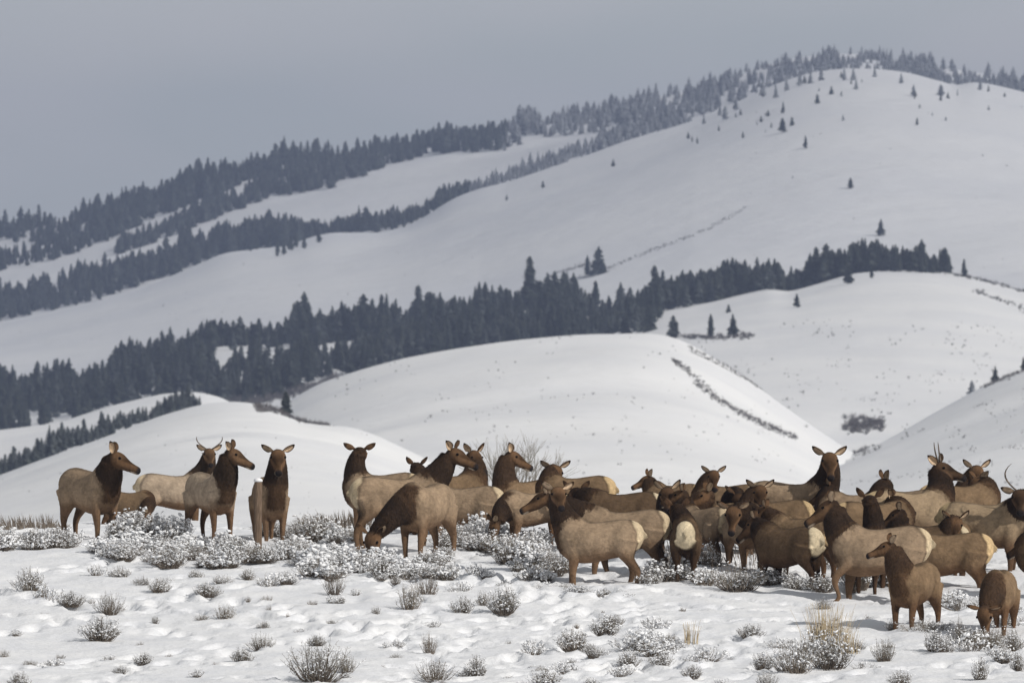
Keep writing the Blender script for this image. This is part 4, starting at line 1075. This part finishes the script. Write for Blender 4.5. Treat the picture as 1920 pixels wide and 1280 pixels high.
thicket([(190, 1034), (300, 1022), (470, 1034), (660, 1026)], [(190, 1040), (330, 1074), (480, 1066), (660, 1092)], 112, 48, 24, 'ssssmlt', 'snow-heaped sagebrush in the broad thicket below the left elk', 'left centre sage thicket', 2)
thicket([(228, 1004), (345, 1008)], [(228, 1014), (345, 1018)], 6, 56, 36, 's', 'tall snow-heaped sagebrush hiding the legs of the left elk', 'sage at the left elk legs', 3)
thicket([(500, 1004), (680, 1006)], [(500, 1014), (680, 1022)], 10, 60, 34, 'sm', 'sagebrush behind the centre-left thicket', 'back row of sage', 4)
thicket([(670, 1062), (850, 1056)], [(670, 1090), (850, 1096)], 20, 50, 26, 'ssml', 'snow-heaped sagebrush at the feet of the grazing cow', 'sage at the grazing cow', 5)
thicket([(845, 1010), (1030, 1022)], [(845, 1036), (1030, 1060)], 24, 54, 30, 'ssm', 'snow-heaped sagebrush between the grazing cow and the front calf', 'sage in the centre', 6)
thicket([(960, 1060), (1050, 1064)], [(960, 1092), (1050, 1098)], 9, 62, 38, 'ssm', 'snow-heaped sagebrush left of the front calf legs', 'sage left of the front calf', 7)
thicket([(1220, 1086), (1340, 1090)], [(1220, 1102), (1340, 1110)], 9, 66, 30, 'ssl', 'snow mounded sagebrush below the round white rump', 'sage below the white rump', 8)
thicket([(1250, 1062), (1350, 1070)], [(1250, 1074), (1350, 1080)], 6, 46, 44, 'wt', 'thin twiggy shrub among the legs below the white rump', 'twigs among the legs', 9)
thicket([(1430, 1096), (1570, 1100)], [(1430, 1112), (1570, 1114)], 7, 52, 24, 'sml', 'snowy sagebrush at the legs of the elk walking away', 'sage at the walking elk', 10)
thicket([(1560, 1040), (1700, 1060)], [(1560, 1085), (1700, 1095)], 12, 56, 44, 'smt', 'sagebrush seen beneath the belly of the striding cow', 'sage beneath the striding cow', 11)
thicket([(1612, 1096), (1700, 1100)], [(1612, 1106), (1700, 1112)], 6, 54, 46, 'tms', 'dark snowy sagebrush just behind the lifted foreleg', 'sage behind the lifted foreleg', 21)
thicket([(1770, 1120), (1930, 1130)], [(1770, 1140), (1930, 1160)], 7, 60, 20, 'l', 'low snow-covered sagebrush behind the two front calves', 'low sage at the right', 12)
thicket([(1760, 1200), (1925, 1215)], [(1760, 1230), (1925, 1250)], 8, 50, 30, 'msl', 'sagebrush on the snow at the lower right', 'sage at the lower right', 13)
thicket([(60, 1120), (1700, 1140)], [(60, 1290), (1700, 1290)], 46, 26, 10, 'lwt', 'tiny weed tuft poking through the open foreground snow', 'weed tufts in the snow', 14)

thicket([(80, 1120), (1640, 1150)], [(80, 1290), (1640, 1290)], 22, 46, 20, 'lm', 'low snow-flecked sage clump in the open foreground snow', 'low sage clumps in the open snow', 15)
thicket([(1000, 1160), (1320, 1180)], [(1000, 1290), (1320, 1290)], 14, 52, 26, 'lms', 'low snowy sage clump in the lower centre-right foreground', 'lower centre-right sage clumps', 16)
thicket([(190, 1080), (640, 1092), (1040, 1085)], [(190, 1110), (640, 1128), (1040, 1125)], 26, 40, 20, 'lms', 'sagebrush straggling below the main thickets', 'sage straggling below the thickets', 31)
thicket([(1030, 1104), (1250, 1108)], [(1030, 1118), (1250, 1124)], 7, 36, 14, 'ls', 'sagebrush in the snow below the front calf', 'sage below the front calf', 32)
# dry grass
def grass(px, py, wpx, hpx, n, label, D=None, m=M_GRASS, cat='dry grass', seed=1, name='dry_grass'):
    D = D_of(py) if D is None else D
    r = random.Random(seed); x = X(px, D); z = gz(x, D); V = []; Fc = []; W = wpx/F*D/2; Hh = hpx/F*D
    for k in range(n):
        bx, by = r.gauss(0, W*.45), r.gauss(0, W*.3); h = Hh*r.uniform(.5, 1.0); lx, ly = bx*.35+r.gauss(0, W*.13), r.gauss(0, W*.12); w = .004
        i = len(V)
        for t in (0, .4, .75, 1):
            ww = w*(1.1-t*.7); V += [(bx+lx*t*t-ww, by+ly*t*t, h*t-.03*(t == 0)), (bx+lx*t*t+ww, by+ly*t*t+.003, h*t-.03*(t == 0))]
        for q in range(3): Fc.append((i+2*q, i+2*q+1, i+2*q+3, i+2*q+2))
    o = link(name, mesh_from(name, V, Fc, [m], smooth=False), None, (x, D, z)); tag(o, label, cat)
grass(1550, 1216, 84, 88, 170, 'tall tan dry grass clump rising out of the snowy bushes', seed=1)
grass(1588, 1226, 36, 52, 50, 'shorter tan grass tuft right of the tall dry grass', seed=2)
grass(1292, 1205, 34, 44, 30, 'thin dry grass tuft beside the weed stalks', seed=3)
def fringe(x0, x1, py, hpx, n, label, seed, D):
    r = random.Random(seed); V = []; Fc = []
    for k in range(n):
        px = r.uniform(x0, x1); d = D+r.uniform(-3, 3); x = X(px, d); z = gz(x, d); h = hpx/F*d*r.uniform(.4, 1.1)*(1+.9*float(vnoise(np.array([px/22.]), np.array([1.]), 5)[0])); a = r.gauss(0, .05); i = len(V)
        V += [(x-.006, d, z-.05), (x+.006, d, z-.05), (x+a*.5+.003, d, z+h*.6), (x+a, d+.004, z+h)]
        Fc += [(i, i+1, i+2), (i, i+2, i+3)]
    o = link('dry_grass', mesh_from('dry_grass', V, Fc, [M_TWIG], smooth=False)); tag(o, label, 'dry grass', kind='stuff')
fringe(-20, 130, 985, 24, 420, 'fuzzy dry stems on the snow rise at the left edge', 1, 158)
fringe(560, 700, 985, 24, 420, 'fuzzy dry stems on the snow rise left of the grazing cow', 2, 158)
fringe(1230, 1420, 1075, 30, 260, 'thin reddish stems among the elk legs below the white rump', 3, 146)

plant_bushes()
# the pale bare shrub behind the herd
def bare_shrub(px, ybase, D, hpx, label):
    r = random.Random(9); V = []; Fc = []; H_ = hpx/F*D
    def tube(p, q, a, b):
        i = len(V); dx = q-p; s = dx.orthogonal().normalized(); t = dx.cross(s).normalized()
        for c, rr in ((p, a), (q, b)):
            for k in range(3): V.append(tuple(c+(s*math.cos(k*2.094)+t*math.sin(k*2.094))*rr))
        for k in range(3):
            g = (k+1) % 3; Fc.append((i+k, i+g, i+3+g, i+3+k))
    def grow(p, d, L, rr, lvl):
        q = p+d*L; tube(p, q, rr, rr*.7)
        if lvl == 0: return
        for k in range(4 if lvl > 1 else 3):
            nd = (d+Vector((r.gauss(0, .30), r.gauss(0, .30), r.gauss(.12, .12)))).normalized()
            grow(p.lerp(q, r.uniform(.45, 1)), nd, L*r.uniform(.55, .85), rr*.6, lvl-1)
    for k in range(11):
        d = Vector((r.gauss(0, .42), r.gauss(0, .3), 1)).normalized()
        grow(Vector((r.gauss(0, .1), r.gauss(0, .1), 0)), d, H_*.36, .022, 3)
    o = link('bare_shrub', mesh_from('bare_shrub', V, Fc, [M_PALE], smooth=False), None, (X(px, D), D, Z(ybase, D)))
    tag(o, label, 'shrub')
bare_shrub(966, 975, 235, 190, 'pale leafless shrub rising behind the herd against the snow hill')

# ---------------------------------------------------------------- cloud that shades the mountain (above and beside the view)
def cloud(name, cx, cy, cz, rx, ry, rz, label, seed, dens):
    m = bpy.data.materials.new('cloud'); m.use_nodes = True; t = m.node_tree; t.nodes.clear()
    out = t.nodes.new('ShaderNodeOutputMaterial'); tr = t.nodes.new('ShaderNodeBsdfTransparent'); di = t.nodes.new('ShaderNodeBsdfDiffuse'); tl = t.nodes.new('ShaderNodeBsdfTranslucent')
    di.inputs['Color'].default_value = (.8, .8, .82, 1); tl.inputs['Color'].default_value = (.8, .8, .82, 1)
    ad = t.nodes.new('ShaderNodeMixShader'); t.links.new(di.outputs[0], ad.inputs[1]); t.links.new(tl.outputs[0], ad.inputs[2])
    mxx = t.nodes.new('ShaderNodeMixShader'); t.links.new(tr.outputs[0], mxx.inputs[1]); t.links.new(ad.outputs[0], mxx.inputs[2]); t.links.new(mxx.outputs[0], out.inputs['Surface'])
    tc = t.nodes.new('ShaderNodeTexCoord'); mp = t.nodes.new('ShaderNodeMapping'); mp.inputs['Scale'].default_value = (1/rx, 1/ry, 0)
    t.links.new(tc.outputs['Object'], mp.inputs['Vector'])
    ln = t.nodes.new('ShaderNodeVectorMath'); ln.operation = 'LENGTH'; t.links.new(mp.outputs[0], ln.inputs[0])
    nz = t.nodes.new('ShaderNodeTexNoise'); nz.inputs['Scale'].default_value = 2.2; t.links.new(mp.outputs[0], nz.inputs['Vector'])
    a = t.nodes.new('ShaderNodeMath'); a.operation = 'MULTIPLY_ADD'; a.inputs[1].default_value = .5; t.links.new(nz.outputs['Fac'], a.inputs[0]); t.links.new(ln.outputs['Value'], a.inputs[2])
    r = t.nodes.new('ShaderNodeMapRange'); r.interpolation_type = 'SMOOTHSTEP'; r.inputs['From Min'].default_value = 1.25; r.inputs['From Max'].default_value = .75; r.inputs['To Min'].default_value = 0; r.inputs['To Max'].default_value = dens
    t.links.new(a.outputs[0], r.inputs['Value']); t.links.new(r.outputs[0], mxx.inputs[0])
    V = []; Fc = []; nr, ns = 14, 32
    for i in range(nr+1):
        th = math.pi*i/nr
        for j in range(ns):
            an = 6.283*j/ns; k = 1+.12*math.sin(3*an+seed)*math.sin(th)
            V.append((rx*k*math.sin(th)*math.cos(an), ry*k*math.sin(th)*math.sin(an), rz*math.cos(th)*(1+.3*math.sin(5*an+i))))
    for i in range(nr):
        for j in range(ns):
            q = (j+1) % ns; Fc.append((i*ns+j, i*ns+q, (i+1)*ns+q, (i+1)*ns+j))
    o = link(name, mesh_from(name, V, Fc, [m]), None, (cx, cy, cz)); tag(o, kind='structure')
CH = 1100.0; sx, sy = to_sun.x/to_sun.z*CH, to_sun.y/to_sun.z*CH
cloud('cloud', sx+200, sy+4450, CH+100, 3600, 3000, 90, '', 2, .06)

# ---------------------------------------------------------------- the cold hazy air
V = [(x, y, z) for x in (-5300, 5300) for y in (-80, 6500) for z in (-38, 190)]
Fc = [(0, 1, 3, 2), (4, 6, 7, 5), (0, 4, 5, 1), (2, 3, 7, 6), (0, 2, 6, 4), (1, 5, 7, 3)]
hm = bpy.data.materials.new('haze'); hm.use_nodes = True; t = hm.node_tree; t.nodes.clear()
out = t.nodes.new('ShaderNodeOutputMaterial'); pv = t.nodes.new('ShaderNodeVolumePrincipled')
pv.inputs['Color'].default_value = (.55, .66, .97, 1)
pv.inputs['Density'].default_value = HAZE
pv.inputs['Anisotropy'].default_value = .15
t.links.new(pv.outputs[0], out.inputs['Volume'])
hz = link('haze', mesh_from('haze', V, Fc, [hm], smooth=False)); tag(hz, kind='stuff', label='cold blue haze in the air between the herd and the mountain', cat='haze')
